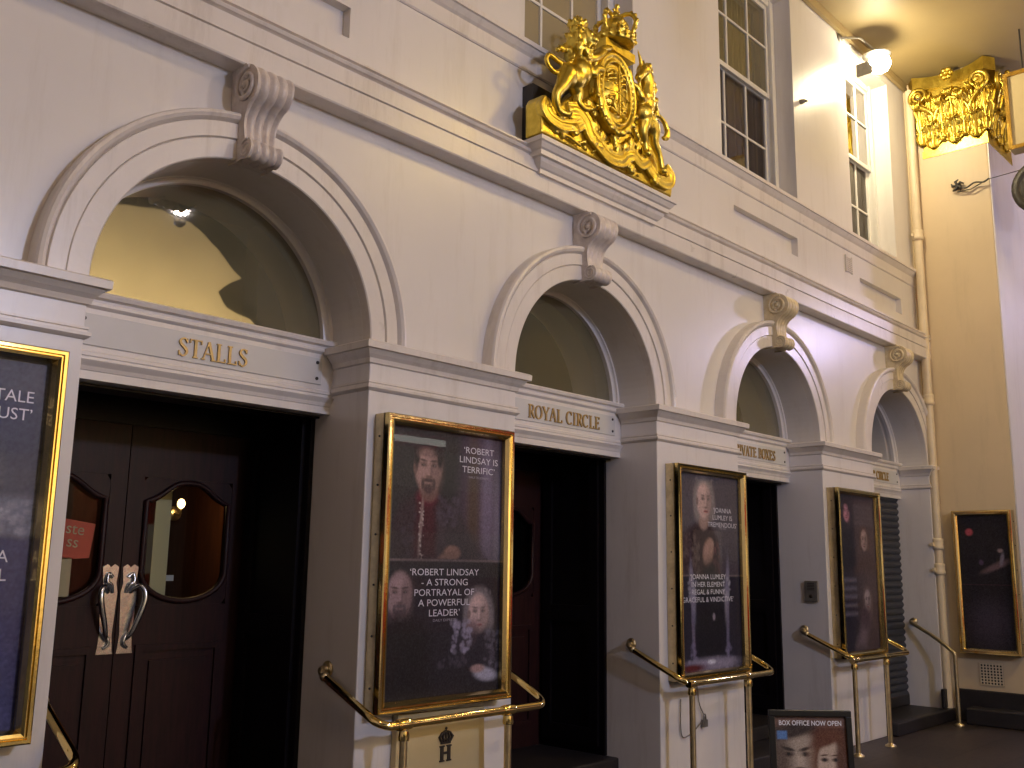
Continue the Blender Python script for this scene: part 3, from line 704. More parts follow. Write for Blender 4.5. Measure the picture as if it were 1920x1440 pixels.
# bell and moulded abacus
q.box(XR-.008, XR+.9, -.868, -.135, CB+.03, CB+.81)
prof = [(0, CB+.80), (.10, CB+.815), (.115, CB+.84), (.10, CB+.87), (.13, CB+.885), (.165, CB+.92), (.165, CB+.955), (0, CB+.96)]
def abac(u): return .06+.16*(2*u-1)**2
pth = [(XR-abac(k/12)+.06, -.10-.82*k/12) for k in range(13)]; pth += [(XR-.1+k/12*1.0, -.92-.0+.06-abac(k/12)+.02) for k in range(1, 13)]
q.sweep(pth[::-1], prof); q.build("abacus", GOLD, cap)
def acanthus(mb, base, out, side, w, h, curl, seed=0):
    """A lobed leaf climbing the bell and rolling outwards at its tip: out = facing direction, side = across."""
    o, s = Vector(out), Vector(side); rows = []; M, N = 30, 14
    for i in range(M+1):
        t = i/M
        if t < .66: zz = h*.90*t/.66; off = .004+.055*curl*(t/.66)**2.2
        else:
            a = (t-.66)/.34*R(250); rr = .105*h*curl**.5; zz = h*.90+rr*math.sin(a); off = .004+.055*curl+rr*(1-math.cos(a))
        lobe = abs(math.sin(t*math.pi*4.2))**.6
        wid = w*.5*(.42+.62*math.sin(math.pi*min(1, t*.85+.10)))*(.62+.46*lobe)*(1-.45*max(0, t-.66)/.34)
        row = []
        for j in range(N+1):
            u = -1+2*j/N; rib = .030*(1-abs(u))**.7*(.4+.6*(abs(u) < .2))+.016*math.cos(u*math.pi*4)*(.5+.5*lobe)-.035*abs(u)**2*(1-lobe)
            p = Vector(base)+s*(u*wid)+Vector((0, 0, zz-.035*h*(1-lobe)*abs(u)+.02*abs(u)))+o*(off+rib)
            row.append(tuple(p))
        rows.append(row)
    mb.loft(rows, False, False, True)
    return rows
lv = MB()
for fc in range(2):
    if fc == 0: out, side, org, ln = (-1, 0, 0), (0, -1, 0), Vector((XR-.015, -.14, CB+.04)), .74
    else: out, side, org, ln = (0, -1, 0), (1, 0, 0), Vector((XR-.01, -.875, CB+.04)), .80
    sd = Vector(side)
    for u in (.17, .5, .83): acanthus(lv, org+sd*ln*u, out, side, .22, .30, 1.15)
    for u in (.0, .34, .67, 1.0): acanthus(lv, org+sd*ln*u+Vector((0, 0, .06)), out, side, .19, .50, 1.5)
    for u in (.17, .5, .83): acanthus(lv, org+sd*ln*u+Vector((0, 0, .22)), out, side, .14, .42, 1.2)
    o3 = Vector(out)
    for u, dr in ((.04, -1), (.96, 1), (.42, 1), (.58, -1)):      # volutes and the inner scrolls
        big = u < .1 or u > .9; rr = .115 if big else .06; ctr = org+sd*(ln*u)+Vector((0, 0, .64 if big else .60))+o3*(.15 if big else .07)
        pts = []
        for k in range(40):
            t = k/39; a = R(-80+t*720); q2 = rr*(1-.85*t); pts.append(tuple(ctr+sd*(dr*q2*math.cos(a))+Vector((0, 0, q2*math.sin(a)))+o3*(.05*t)))
        stem = [tuple(org+sd*(ln*(u-dr*.22))+Vector((0, 0, .22))+o3*.04), tuple(org+sd*(ln*(u-dr*.16))+Vector((0, 0, .42))+o3*.07), pts[0]]
        lv.tube(smooth_path(stem, 6)[:-1]+pts, [.028]*12+[.028*(1-.6*k/39) for k in range(40)], 8)
        lv.sphere(tuple(ctr+o3*.04), rr*.25, 10)
    for k in range(6):
        a = R(60*k); c0 = org+sd*ln*.5+Vector((0, 0, .83))+o3*.16; lv.sphere(tuple(c0+sd*.05*math.cos(a)+Vector((0, 0, .05*math.sin(a)))), (.035, .035, .035), 8)
    lv.sphere(tuple(c0+o3*.03), .03, 8)
    for _ in range(70):
        u = random.random(); z = random.uniform(.03, .66); lv.sphere(tuple(org+sd*ln*u+Vector((0, 0, z))+o3*random.uniform(.01, .05)), random.uniform(.012, .03), 7)
lo = lv.build("acanthus_leaves", GOLD, cap)
md = lo.modifiers.new("t", 'SOLIDIFY'); md.thickness = .010

# ------------------------------------------------------------------ moulded shelf under the arms
q = MB(); XL0, XL1 = 4.62, 5.79
prof = [(-.02, 4.06), (.012, 4.062), (.020, 4.075), (.020, 4.098), (.036, 4.106), (.058, 4.130), (.064, 4.142), (.085, 4.146), (.085, 4.176), (.098, 4.184), (.120, 4.212), (.130, 4.236), (.152, 4.240), (.152, 4.274), (.166, 4.282), (.186, 4.312), (.198, 4.318), (.198, 4.348), (-.02, 4.352)]
q.sweep([(XL0, YW+.2), (XL0, YW-.065), (XL1, YW-.065), (XL1, YW+.2)], prof); q.build("moulded_shelf", TRIM, TH)
q = MB()
for rr in range(8): q.box(9.57, 9.71, YW-.012, YW-.004, 4.692+rr*.021, 4.705+rr*.021)
q.box(9.56, 9.572, YW-.014, YW+.003, 4.68, 4.865); q.box(9.708, 9.72, YW-.014, YW+.003, 4.68, 4.865)
vb = q.build("attic_vent", TRIM, TH)

# ================================================================== gilded coat of arms
CA = thing("coat_of_arms", "gilded coat of arms with lion, crowned oval shield and unicorn, standing on the moulded shelf", "coat of arms", (5.19, -.1, 4.36))
def chain(mb, pts, rs, n=5, seg=12):
    sp = smooth_path(pts, n); N = len(sp); K = len(pts)-1; rr = []
    for i in range(N):
        t = i/n; k = min(int(t), K-1); f = t-k; rr.append(rs[k]*(1-f)+rs[k+1]*f)
    mb.tube(sp, rr, seg); mb.sphere(sp[0], rr[0], 10); mb.sphere(sp[-1], rr[-1], 10)
# back plate
q = MB(); plate = [(4.45, 4.375), (4.442, 4.600), (4.475, 4.655), (4.53, 4.65), (4.60, 4.60), (4.70, 4.70), (4.813, 4.80), (4.93, 4.90), (5.0, 5.10), (5.10, 5.22), (5.28, 5.22), (5.42, 5.12), (5.47, 4.95), (5.60, 4.86), (5.76, 4.70), (5.86, 4.585), (5.93, 4.60), (5.985, 4.55), (5.96, 4.375)]
q.prism(plate, -.165, -.02); remesh(q.build("back_plate", GOLD, CA), .012, 1)
# ribbon scrolls and the flowers along the foot
q = MB()
def ribbon(pts, wd, th=.02):
    sp = smooth_path(pts, 6); rings = []
    for i, p in enumerate(sp):
        a = Vector(sp[max(i-1, 0)]); b = Vector(sp[min(i+1, len(sp)-1)]); d = (b-a).normalized(); nrm = d.cross(Vector((0, 1, 0))).normalized()
        p = Vector(p); rings.append([tuple(p+nrm*wd/2+Vector((0, -th, 0))), tuple(p+Vector((0, -th*1.6, 0))), tuple(p-nrm*wd/2+Vector((0, -th, 0))), tuple(p-nrm*wd/2+Vector((0, th*2, 0))), tuple(p+nrm*wd/2+Vector((0, th*2, 0)))])
    q.loft(rings, True, True)
    for sg in (-1, 1):
        q.tube([tuple(Vector(r[0] if sg > 0 else r[2])) for r in rings], .011, 8)
ribbon([(4.49, -.165, 4.60), (4.455, -.17, 4.555), (4.50, -.17, 4.50), (4.62, -.17, 4.485), (4.78, -.17, 4.53), (4.84, -.17, 4.575)], .075)
ribbon([(4.70, -.165, 4.62), (4.80, -.175, 4.645), (4.89, -.175, 4.60), (4.94, -.175, 4.52), (5.05, -.175, 4.465), (5.16, -.175, 4.425), (5.29, -.175, 4.45), (5.345, -.17, 4.51)], .095)
ribbon([(5.345, -.17, 4.50), (5.43, -.175, 4.535), (5.52, -.175, 4.50), (5.61, -.175, 4.56)], .085)
ribbon([(5.58, -.165, 4.55), (5.66, -.175, 4.48), (5.78, -.175, 4.435), (5.89, -.175, 4.465), (5.915, -.17, 4.53), (5.85, -.165, 4.57)], .08)
q.tube(smooth_path([(4.56, -.17, 4.43), (4.70, -.185, 4.425), (4.83, -.185, 4.40)], 6), .012, 8)
for fx, fz, fr in [(4.98, 4.60, .05), (4.965, 4.49, .045), (5.03, 4.47, .03), (5.21, 4.60, .05), (5.23, 4.535, .055), (5.467, 4.74, .05), (5.50, 4.70, .045), (5.555, 4.67, .05), (5.405, 4.42, .05), (5.70, 4.42, .04), (4.763, 4.49, .05), (4.92, 4.745, .05), (4.97, 4.85, .045), (4.97, 4.70, .05), (5.40, 4.62, .05), (4.86, 4.70, .04), (5.06, 4.56, .045), (5.14, 4.50, .04), (5.33, 4.57, .04), (5.62, 4.64, .04), (4.62, 4.55, .03), (5.48, 4.62, .045)]:
    for k in range(6):
        a = R(60*k+fx*900); q.sphere((fx+fr*.55*math.cos(a), -.185, fz+fr*.55*math.sin(a)), (fr*.36, .028, fr*.36), 8)
    q.sphere((fx, -.20, fz), fr*.33, 8)
for _ in range(60):
    fx = random.uniform(4.5, 5.9); q.sphere((fx, -.17, 4.40+.20*random.random()*(1-abs(fx-5.19)/.9)), (.018, .018, .012), 7)
q.tube([(4.86+.012*k, -.18, 4.44+.008*math.sin(k)) for k in range(3)], .02, 8)
remesh(q.build("ribbon_base", GOLD, CA), .008, 2)
# oval shield with garter
q = MB(); SX, SZ = 5.165, 4.90
def oval(rx, rz, r, y, n=64, seg=10):
    q.tube([(SX+rx*math.cos(2*math.pi*k/n), y, SZ+rz*math.sin(2*math.pi*k/n)) for k in range(n+1)], r, seg)
q.sphere((SX, -.15, SZ), (.175, .115, .245), 26); q.prism([(SX+.215*math.cos(2*math.pi*k/48), SZ+.285*math.sin(2*math.pi*k/48)) for k in range(48)], -.225, -.14)
oval(.215, .285, .020, -.235); oval(.165, .235, .014, -.240)
for k in range(40):
    a = 2*math.pi*k/40; q.sphere((SX+.19*math.cos(a), -.233, SZ+.26*math.sin(a)), (.012, .012, .012), 7)
remesh(q.build("shield_body", GOLD, CA), .007, 1)
q = MB()
for rw, (zz, n) in enumerate([(5.03, 3), (4.99, 3), (4.95, 3), (4.83, 4), (4.79, 4), (4.75, 3)]):
    for k in range(n):
        for sd in (-1, 1): q.sphere((SX+sd*(.035+.10*k/n*1.0), -.252+.03*(k/n), zz+.006*math.sin(k*3+rw)), (.017, .018, .014), 8)
for sd in (-1, 1):
    for k in range(3):
        q.tube(smooth_path([(SX+sd*.03, -.255, 5.04-.035*k), (SX+sd*.07, -.262, 5.05-.035*k), (SX+sd*.11, -.245, 5.035-.035*k)], 4), .009, 7)
q.tube([(SX, -.265, 5.10), (SX, -.268, 4.72)], .007, 7); q.tube([(SX-.15, -.235, 4.89), (SX, -.268, 4.89), (SX+.15, -.235, 4.89)], .007, 7)
q.tube(smooth_path([(SX-.10, -.25, 4.84), (SX-.05, -.262, 4.86), (SX-.06, -.262, 4.79), (SX-.03, -.262, 4.74), (SX-.08, -.25, 4.76)], 5), .010, 7)
for k in range(6): q.tube([(SX+.05+.012*k, -.258+.004*k, 4.86-.01*k), (SX+.05+.012*k, -.258+.004*k, 4.76+.012*k)], .004, 6)
q.build("shield_charges", GOLD, CA)
q = MB()   # scrolled frame over the shield and leafy sides
chain(q, [(4.965, -.19, 4.95), (4.96, -.21, 5.08), (5.02, -.22, 5.18), (5.12, -.22, 5.235)], [.022, .03, .03, .02])
chain(q, [(5.37, -.19, 4.95), (5.375, -.21, 5.06), (5.34, -.22, 5.15)], [.022, .028, .02])
chain(q, [(4.97, -.20, 4.93), (4.985, -.22, 4.82), (5.04, -.23, 4.70), (5.13, -.23, 4.63)], [.02, .03, .032, .03])
chain(q, [(5.36, -.20, 4.93), (5.36, -.22, 4.80), (5.30, -.23, 4.69), (5.22, -.23, 4.62)], [.02, .03, .032, .03])
for t in range(9):
    a = R(200+t*17.5); q.sphere((SX+.235*math.cos(a), -.245, SZ+.30*math.sin(a)), (.026, .02, .022), 8)
remesh(q.build("shield_frame", GOLD, CA), .008, 2)
# royal crown on its bar
q = MB()
bar = [(5.05, 5.225), (5.40, 5.225), (5.40, 5.29), (5.05, 5.29)]; q.prism(bar, -.235, -.10); q.build("crown_bar", BRASSD, CA).data.materials[0] = GOLD
q = MB(); KX, KY, KZ = 5.215, -.19, 5.30
q.lathe([(.001, .0), (.135, .0), (.142, .015), (.142, .05), (.150, .055), (.150, .068), (.135, .072), (.001, .072)], (KX, KY, KZ), 'z', 32)
for k in range(16):
    a = 2*math.pi*k/16; q.sphere((KX+.147*math.cos(a), KY+.147*math.sin(a), KZ+.033), .014 if k % 2 else .019, 8)
q.sphere((KX, KY, KZ+.13), (.105, .105, .085), 16)
for k in range(8):
    a = 2*math.pi*k/8+.2; ca, sa = math.cos(a), math.sin(a)
    if k % 2 == 0:
        pts = smooth_path([(KX+.14*ca, KY+.14*sa, KZ+.07), (KX+.165*ca, KY+.165*sa, KZ+.15), (KX+.13*ca, KY+.13*sa, KZ+.215), (KX+.06*ca, KY+.06*sa, KZ+.225), (KX, KY, KZ+.20)], 5); q.tube(pts, .017, 8)
        for p in pts[2:-3:3]: q.sphere((p[0]+.014*ca, p[1]+.014*sa, p[2]+.006), .015, 7)
    else:
        for dz, da, r in ((.085, 0, .02), (.115, 0, .022), (.10, .14, .016), (.10, -.14, .016), (.14, 0, .014)): q.sphere((KX+.148*math.cos(a+da), KY+.148*math.sin(a+da), KZ+dz), r, 8)
q.sphere((KX, KY, KZ+.235), .036, 12); q.tube([(KX, KY, KZ+.25), (KX+.02, KY-.005, KZ+.31)], .011, 8); q.tube([(KX-.022, KY, KZ+.288), (KX+.05, KY-.005, KZ+.288)], .010, 8); q.sphere((KX+.022, KY-.005, KZ+.325), .020, 8)
remesh(q.build("royal_crown", GOLD, CA), .007, 1)
# lion
q = MB()
q.sphere((4.735, -.20, 4.86), (.10, .075, .085), 14); q.sphere((4.79, -.215, 4.92), (.085, .075, .095), 14); q.sphere((4.80, -.20, 5.0), (.085, .075, .085), 14)
q.sphere((4.665, -.20, 4.84), (.075, .07, .085), 14)
chain(q, [(4.655, -.21, 4.85), (4.595, -.22, 4.75), (4.535, -.215, 4.65), (4.565, -.205, 4.575), (4.60, -.21, 4.555), (4.635, -.225, 4.55)], [.068, .050, .032, .026, .026, .022])
chain(q, [(4.73, -.19, 4.83), (4.79, -.19, 4.77), (4.79, -.19, 4.71), (4.85, -.195, 4.68), (4.91, -.195, 4.70)], [.06, .045, .03, .026, .026])
chain(q, [(4.82, -.22, 4.98), (4.88, -.25, 4.93), (4.90, -.26, 4.97), (4.96, -.26, 4.99)], [.05, .036, .028, .03])
chain(q, [(4.82, -.21, 5.03), (4.90, -.235, 5.06), (4.97, -.235, 5.11), (5.01, -.23, 5.15)], [.05, .036, .03, .032])
q.sphere((4.765, -.21, 5.13), (.085, .08, .11), 14); q.sphere((4.80, -.275, 5.15), (.055, .05, .065), 12); q.sphere((4.815, -.315, 5.13), (.032, .03, .028), 10); q.sphere((4.815, -.305, 5.10), (.026, .024, .018), 8)
for e in (-1, 1): q.sphere((4.803+e*.024+.008, -.318, 5.165), .010, 7); q.sphere((4.795+e*.055, -.255, 5.205), (.018, .015, .02), 7)
for _ in range(95):       # curls of the mane
    a = random.uniform(0, 2*math.pi); zz = random.uniform(4.98, 5.21); rr = .095-.25*abs(zz-5.10)**1.3; x = 4.77+rr*math.cos(a); y = -.21+rr*.95*math.sin(a)
    if y > -.15: continue
    if (x-4.805)**2+(zz-5.15)**2 < .045**2 and y < -.25: continue
    q.sphere((x, y, zz), (random.uniform(.013, .021), random.uniform(.013, .02), random.uniform(.017, .032)), 7)
chain(q, [(4.64, -.19, 4.875), (4.54, -.19, 4.83), (4.466, -.19, 4.873), (4.491, -.19, 4.932), (4.593, -.19, 4.921), (4.688, -.19, 4.945), (4.730, -.19, 5.015), (4.680, -.19, 5.05), (4.63, -.19, 5.025)], [.022, .017, .016, .016, .016, .017, .020, .026, .018], 6)
for k in range(5): q.sphere((4.66-.02*k, -.19, 5.055-.012*k+.01*(k % 2)), .020, 7)
for (fx, fz) in ((4.635, 4.55), (4.91, 4.70), (4.96, 4.99), (5.01, 5.15)):
    for k in range(3): q.sphere((fx+.018, -.225-.012*k, fz-.012+.012*k), .013, 7)
q.lathe([(.001, 0), (.058, 0), (.064, .03), (.001, .03)], (4.755, -.215, 5.225), 'z', 20)
for k in range(9):
    a = 2*math.pi*k/9; q.sphere((4.755+.062*math.cos(a), -.215+.062*math.sin(a), 5.265), (.014, .014, .022), 7)
q.sphere((4.755, -.215, 5.265), (.05, .05, .04), 10); q.sphere((4.755, -.215, 5.312), .016, 8)
remesh(q.build("lion", GOLD, CA), .007, 1)
# unicorn
q = MB()
q.sphere((5.565, -.20, 4.98), (.085, .075, .11), 14); q.sphere((5.52, -.205, 4.88), (.085, .085, .09), 14); q.sphere((5.58, -.20, 4.82), (.08, .075, .08), 14)
chain(q, [(5.55, -.20, 5.02), (5.56, -.215, 5.12), (5.53, -.225, 5.20)], [.085, .066, .055])
q.sphere((5.505, -.235, 5.21), (.06, .055, .055), 12); chain(q, [(5.49, -.24, 5.20), (5.44, -.255, 5.15), (5.405, -.26, 5.11)], [.045, .034, .028])
q.tube([(5.462, -.245, 5.235), (5.435, -.25, 5.29), (5.405, -.25, 5.345)], [.018, .011, .003], 8)
for e in (-1, 1): q.sphere((5.525+.02*e, -.235, 5.27), (.012, .012, .026), 7)
q.sphere((5.465, -.28, 5.195), .009, 7)
for k in range(60):
    t = random.random(); x = 5.56+.075*t+random.uniform(-.02, .025); z = 5.25-.26*t+random.uniform(-.02, .02); q.sphere((x, -.20-random.uniform(0, .06), z), (.02, .018, .026), 7)
q.tube(smooth_path([(5.42, -.255, 5.10), (5.43, -.25, 5.06), (5.46, -.245, 5.03)], 4), .014, 7)
chain(q, [(5.52, -.22, 5.00), (5.45, -.25, 4.97), (5.41, -.25, 5.02), (5.37, -.24, 5.04)], [.045, .033, .025, .024])
chain(q, [(5.62, -.19, 5.04), (5.67, -.20, 5.03), (5.72, -.19, 4.99), (5.735, -.19, 4.955)], [.045, .032, .024, .022])
chain(q, [(5.57, -.21, 4.85), (5.64, -.22, 4.79), (5.665, -.215, 4.70), (5.73, -.21, 4.62), (5.765, -.205, 4.53)], [.075, .055, .034, .026, .026])
chain(q, [(5.53, -.21, 4.82), (5.51, -.215, 4.74), (5.55, -.205, 4.67), (5.57, -.20, 4.60)], [.065, .042, .028, .026])
for (fx, fz) in ((5.77, 4.51), (5.572, 4.585)): q.sphere((fx, -.215, fz), (.034, .034, .026), 9)
chain(q, [(5.63, -.19, 4.90), (5.73, -.19, 4.955), (5.82, -.19, 4.94), (5.868, -.19, 4.88), (5.862, -.19, 4.82), (5.81, -.19, 4.80)], [.022, .018, .018, .022, .026, .012], 6)
for k in range(7): q.sphere((5.87-.008*k, -.195, 4.88-.014*k), .017, 7)
q.lathe([(.045, -.012), (.052, 0), (.045, .012)], (5.575, -.205, 5.09), 'z', 20)
remesh(q.build("unicorn", GOLD, CA), .007, 1)
q = MB(); q.box(4.52, 5.86, -.02, YW+.03, 4.352, 4.80); q.build("shade_backing_block", IRON, CA)  # block behind the arms, coloured dark for the shadow there

# ================================================================== poster cases
def frame_bar(q, A, B, inn, outv, wd, dep):
    pass
def poster_case(label, group, O, X, N, wd, ht, art, split=.5, brightness=1.0):
    """O: bottom-left corner on the wall, X: along the wall, N: out of the wall."""
    O, X, N = Vector(O), Vector(X), Vector(N); Z = Vector((0, 0, 1))
    T = thing("poster_case", label, "poster case", tuple(O+X*wd/2), group)
    def bx_(q, u0, u1, z0, z1, d0, d1):
        c = [O+X*u+Z*z+N*d for d in (d0, d1) for u, z in ((u0, z0), (u1, z0), (u1, z1), (u0, z1))]
        q.add([tuple(p) for p in c], [(0, 1, 2, 3), (7, 6, 5, 4), (0, 4, 5, 1), (1, 5, 6, 2), (2, 6, 7, 3), (3, 7, 4, 0)])
    q = MB(); D = .085
    bx_(q, 0, .012, 0, ht, .002, D); bx_(q, wd-.012, wd, 0, ht, .002, D); bx_(q, .012, wd-.012, 0, .012, .002, D); bx_(q, .012, wd-.012, ht-.012, ht, .002, D); bx_(q, .012, wd-.012, .012, ht-.012, .002, .02)
    q.build("case_body", BRASSD, T)
    for k in range(6):
        z = ht*(.08+.168*k)
        for u, s in ((-.003, 1), (wd+.003, -1)):
            q = MB(); q.sphere(tuple(O+X*u+Z*z+N*.045), .006, 7); q.build("case_screw", IRON, T)
    # moulded front frame, mitred: flat, step, inner sloping bead
    q = MB(); prof = [(0, D-.01), (0, D+.030), (.006, D+.036), (.018, D+.036), (.022, D+.026), (.026, D+.026), (.030, D+.034), (.042, D+.030), (.054, D+.004), (.054, D-.02)]
    rings = []
    for (u, z, su, sz) in ((0, 0, 1, 1), (wd, 0, -1, 1), (wd, ht, -1, -1), (0, ht, 1, -1)):
        rings.append([tuple(O+X*(u+su*i)+Z*(z+sz*i)+N*d) for i, d in prof])
    for k in range(4):
        q.loft([rings[k], rings[(k+1) % 4]], True, False, False)
    q.build("brass_frame", BRASS, T)
    q = MB(); i = .050; c = [O+X*u+Z*z+N*(D+.006) for u, z in ((i, i), (wd-i, i), (wd-i, ht-i), (i, ht-i))]; q.quad(*[tuple(p) for p in c]); q.build("case_glass", CASEG, T)
    i = .045; px = int(150*brightness); a, letters = art(px, wd-2*i, ht-2*i)
    grain(a)
    sh = print_sheet("poster", a, O+X*i+Z*(ht-i)+N*.06, X, Z, wd-2*i, ht-2*i, T)
    for body, size, u, z, al, sx, material in letters:
        plain_text(body, size, material, sh, tuple(O+X*(i+u*(wd-2*i))+Z*(i+(1-z)*(ht-2*i))+N*.0625), X, Z, al, 1, line=1.06, width=sx)
    return T

def art_man(px, w_, h_):
    A = h_/w_; a = canvas(px, int(px*A), (.022, .020, .034))
    shape(a, [(0, 0), (.62, 0), (.62, .8), (0, .8)], (.030, .034, .036)); 
    blob(a, .80, .45, .16, .75, (.12, .09, .13), .7); blob(a, .86, .55, .05, .6, (.20, .17, .25), .6); blob(a, .73, .55, .05, .55, (.10, .07, .05), .7); blob(a, .95, .75, .04, .5, (.20, .18, .24), .7)
    H = A*.495
    shape(a, [(.04, H), (.02, .62), (.14, .47), (.26, .42), (.42, .42), (.55, .46), (.62, .54), (.74, .86), (.86, H)], (.040, .028, .036), 1, .03)
    shape(a, [(.55, .46), (.66, .58), (.86, H), (.50, H), (.47, .70)], (.060, .055, .062), .9, .03)
    shape(a, [(.26, .44), (.40, .43), (.42, H), (.22, H)], (.075, .012, .022), 1, .03)
    blob(a, .33, .43, .085, .055, (.13, .012, .03), .4)
    blob(a, .285, .62, .012, .20, (.42, .33, .30), .6, 4, .8); speckle(a, .27, .31, .46, .86, 40, (.75, .68, .62), .006, .8)
    speckle(a, .42, .60, .42, .60, 60, (.10, .09, .13), .016, .5); speckle(a, .12, .24, .50, .85, 30, (.07, .06, .09), .016, .4)
    shape(a, [(.43, .48), (.49, .62), (.46, H), (.43, H)], (.10, .085, .10), .6, .03)
    blob(a, .345, .39, .075, .07, (.22, .13, .11), .3)
    face(a, .335, .25, .155, (.36, .23, .20), (.03, .025, .028), (.10, .065, .06), .02)
    blob(a, .555, H-.04, .07, .045, (.44, .26, .20), .3); speckle(a, .50, .61, H-.06, H-.01, 10, (.25, .13, .10), .010, .6)
    shape(a, [(.43, H), (.47, H-.035), (.57, H-.02), (.58, H)], (.40, .24, .19))
    # lower sheet
    shape(a, [(0, H), (1, H), (1, A), (0, A)], (.013, .012, .017), 1, .004); shape(a, [(0, H), (1, H), (1, H+.014), (0, H+.014)], (.30, .24, .25), .9, .004)
    blob(a, .5, H+.62*.75, .7, .5, (.020, .018, .028), .8)
    blob(a, .12, H+.62*.52, .10, .07, (.10, .075, .09), .5)
    face(a, .135, H+.62*.34, .135, (.30, .21, .21), (.04, .03, .03), (.13, .10, .11), .02, bald=True)
    blob(a, .15, H+.62*.66, .026, .05, (.45, .42, .50), .4, -10); shape(a, [(0, H+.62*.62), (.12, H+.62*.52), (.24, H+.62*.54), (.38, H+.62*.70), (.40, A), (0, A)], (.010, .009, .014), 1, .05)
    face(a, .80, H+.62*.54, .125, (.50, .37, .34), (.22, .20, .21), None, .03, long_hair=True)
    blob(a, .74, H+.62*.74, .06, .09, (.36, .24, .24), .4, 20)
    shape(a, [(.66, H+.62*.66), (.92, H+.62*.72), (.98, H+.62*1.05), (.90, H+.62*1.16), (.60, H+.62*.98), (.56, H+.62*.80)], (.030, .026, .040), .9, .05)
    speckle(a, .56, .74, H+.62*.62, H+.62*.92, 60, (.36, .34, .46), .016, .7); speckle(a, .86, .98, H+.62*.72, H+.62*1.1, 40, (.16, .15, .20), .014, .6); speckle(a, .46, .70, H+.62*.95, H+.62*1.05, 26, (.10, .09, .12), .013, .5)
    blob(a, .87, H+.62*1.15, .10, .04, (.46, .46, .56), .4, 8); blob(a, .80, H+.62*1.09, .06, .025, (.45, .30, .28), .4)
    L = [("\u2018ROBERT\nLINDSAY IS\nTERRIFIC\u2019", .053, .775, .105, 'CENTER', .315, WHITE), ("DAILY TELEGRAPH", .018, .775, .172, 'CENTER', .16, GREYP),
         ("\u2018ROBERT LINDSAY\n- A STRONG\nPORTRAYAL OF\nA POWERFUL\nLEADER\u2019", .052, .50, .620, 'CENTER', .525, WHITE), ("DAILY EXPRESS", .020, .50, .722, 'CENTER', .17, GREYP)]
    return a, L
def art_woman(px, w_, h_):
    A = h_/w_; a = canvas(px, int(px*A), (.075, .070, .085)); H = A*.52
    blob(a, .5, .3, .8, .5, (.11, .10, .12), .8); shape(a, [(0, .75), (1, .78), (1, H), (0, H)], (.055, .035, .06), .8, .1)
    shape(a, [(.04, H), (.10, .52), (.30, .43), (.52, .43), (.64, .56), (.66, H)], (.035, .018, .026), 1, .03)
    speckle(a, .08, .34, .52, H, 60, (.16, .12, .12), .022, .5); speckle(a, .54, .66, .58, H, 30, (.14, .06, .07), .02, .6)
    blob(a, .42, .40, .08, .08, (.40, .28, .24), .3); blob(a, .48, .67, .075, .11, (.44, .27, .22), .35, 15); blob(a, .52, .60, .05, .05, (.40, .25, .2), .4)
    face(a, .43, .235, .155, (.52, .38, .34), (.30, .27, .26), None, .18, long_hair=True)
    shape(a, [(0, H), (1, H), (1, A), (0, A)], (.020, .019, .038), 1, .004); shape(a, [(0, H), (1, H), (1, H+.014), (0, H+.014)], (.20, .16, .16), .8, .004)
    for s in (-1, 1):
        xx = .5+s*.27
        blob(a, xx, H+.56*.25, .035, .22, (.30, .29, .40), .5, s*6, .8); blob(a, xx, H+.56*.85, .022, .55, (.20, .19, .30), .6, s*2, .7); speckle(a, xx-.06, xx+.06, H+.56*.05, H+.56*.40, 26, (.42, .42, .52), .016, .6)
        speckle(a, xx-.05, xx+.05, H+.56*1.0, H+.56*1.35, 20, (.22, .2, .34), .02, .5)
    blob(a, .5, H+.56*.85, .22, .60, (.010, .010, .018), .2); blob(a, .55, H+.56*.62, .02, .03, (.3, .28, .34), .4); blob(a, .5, H+.56*1.30, .40, .05, (.32, .30, .42), .6); speckle(a, .05, .95, H+.56*1.2, H+.56*1.4, 50, (.30, .28, .40), .018, .5); blob(a, .5, H+.56*1.27, .06, .018, (.8, .8, .9), .5); blob(a, .2, A-.04, .2, .03, (.10, .012, .02), .6)
    L = [("\u2018JOANNA\nLUMLEY IS\nTREMENDOUS\u2019", .053, .72, .225, 'CENTER', .43, WHITE), ("THE TIMES", .018, .72, .282, 'CENTER', .1, GREYP),
         ("\u2018JOANNA LUMLEY\nIN HER ELEMENT\nREGAL & FUNNY\nGRACEFUL & VINDICTIVE\u2019", .053, .47, .590, 'CENTER', .72, WHITE)]
    return a, L
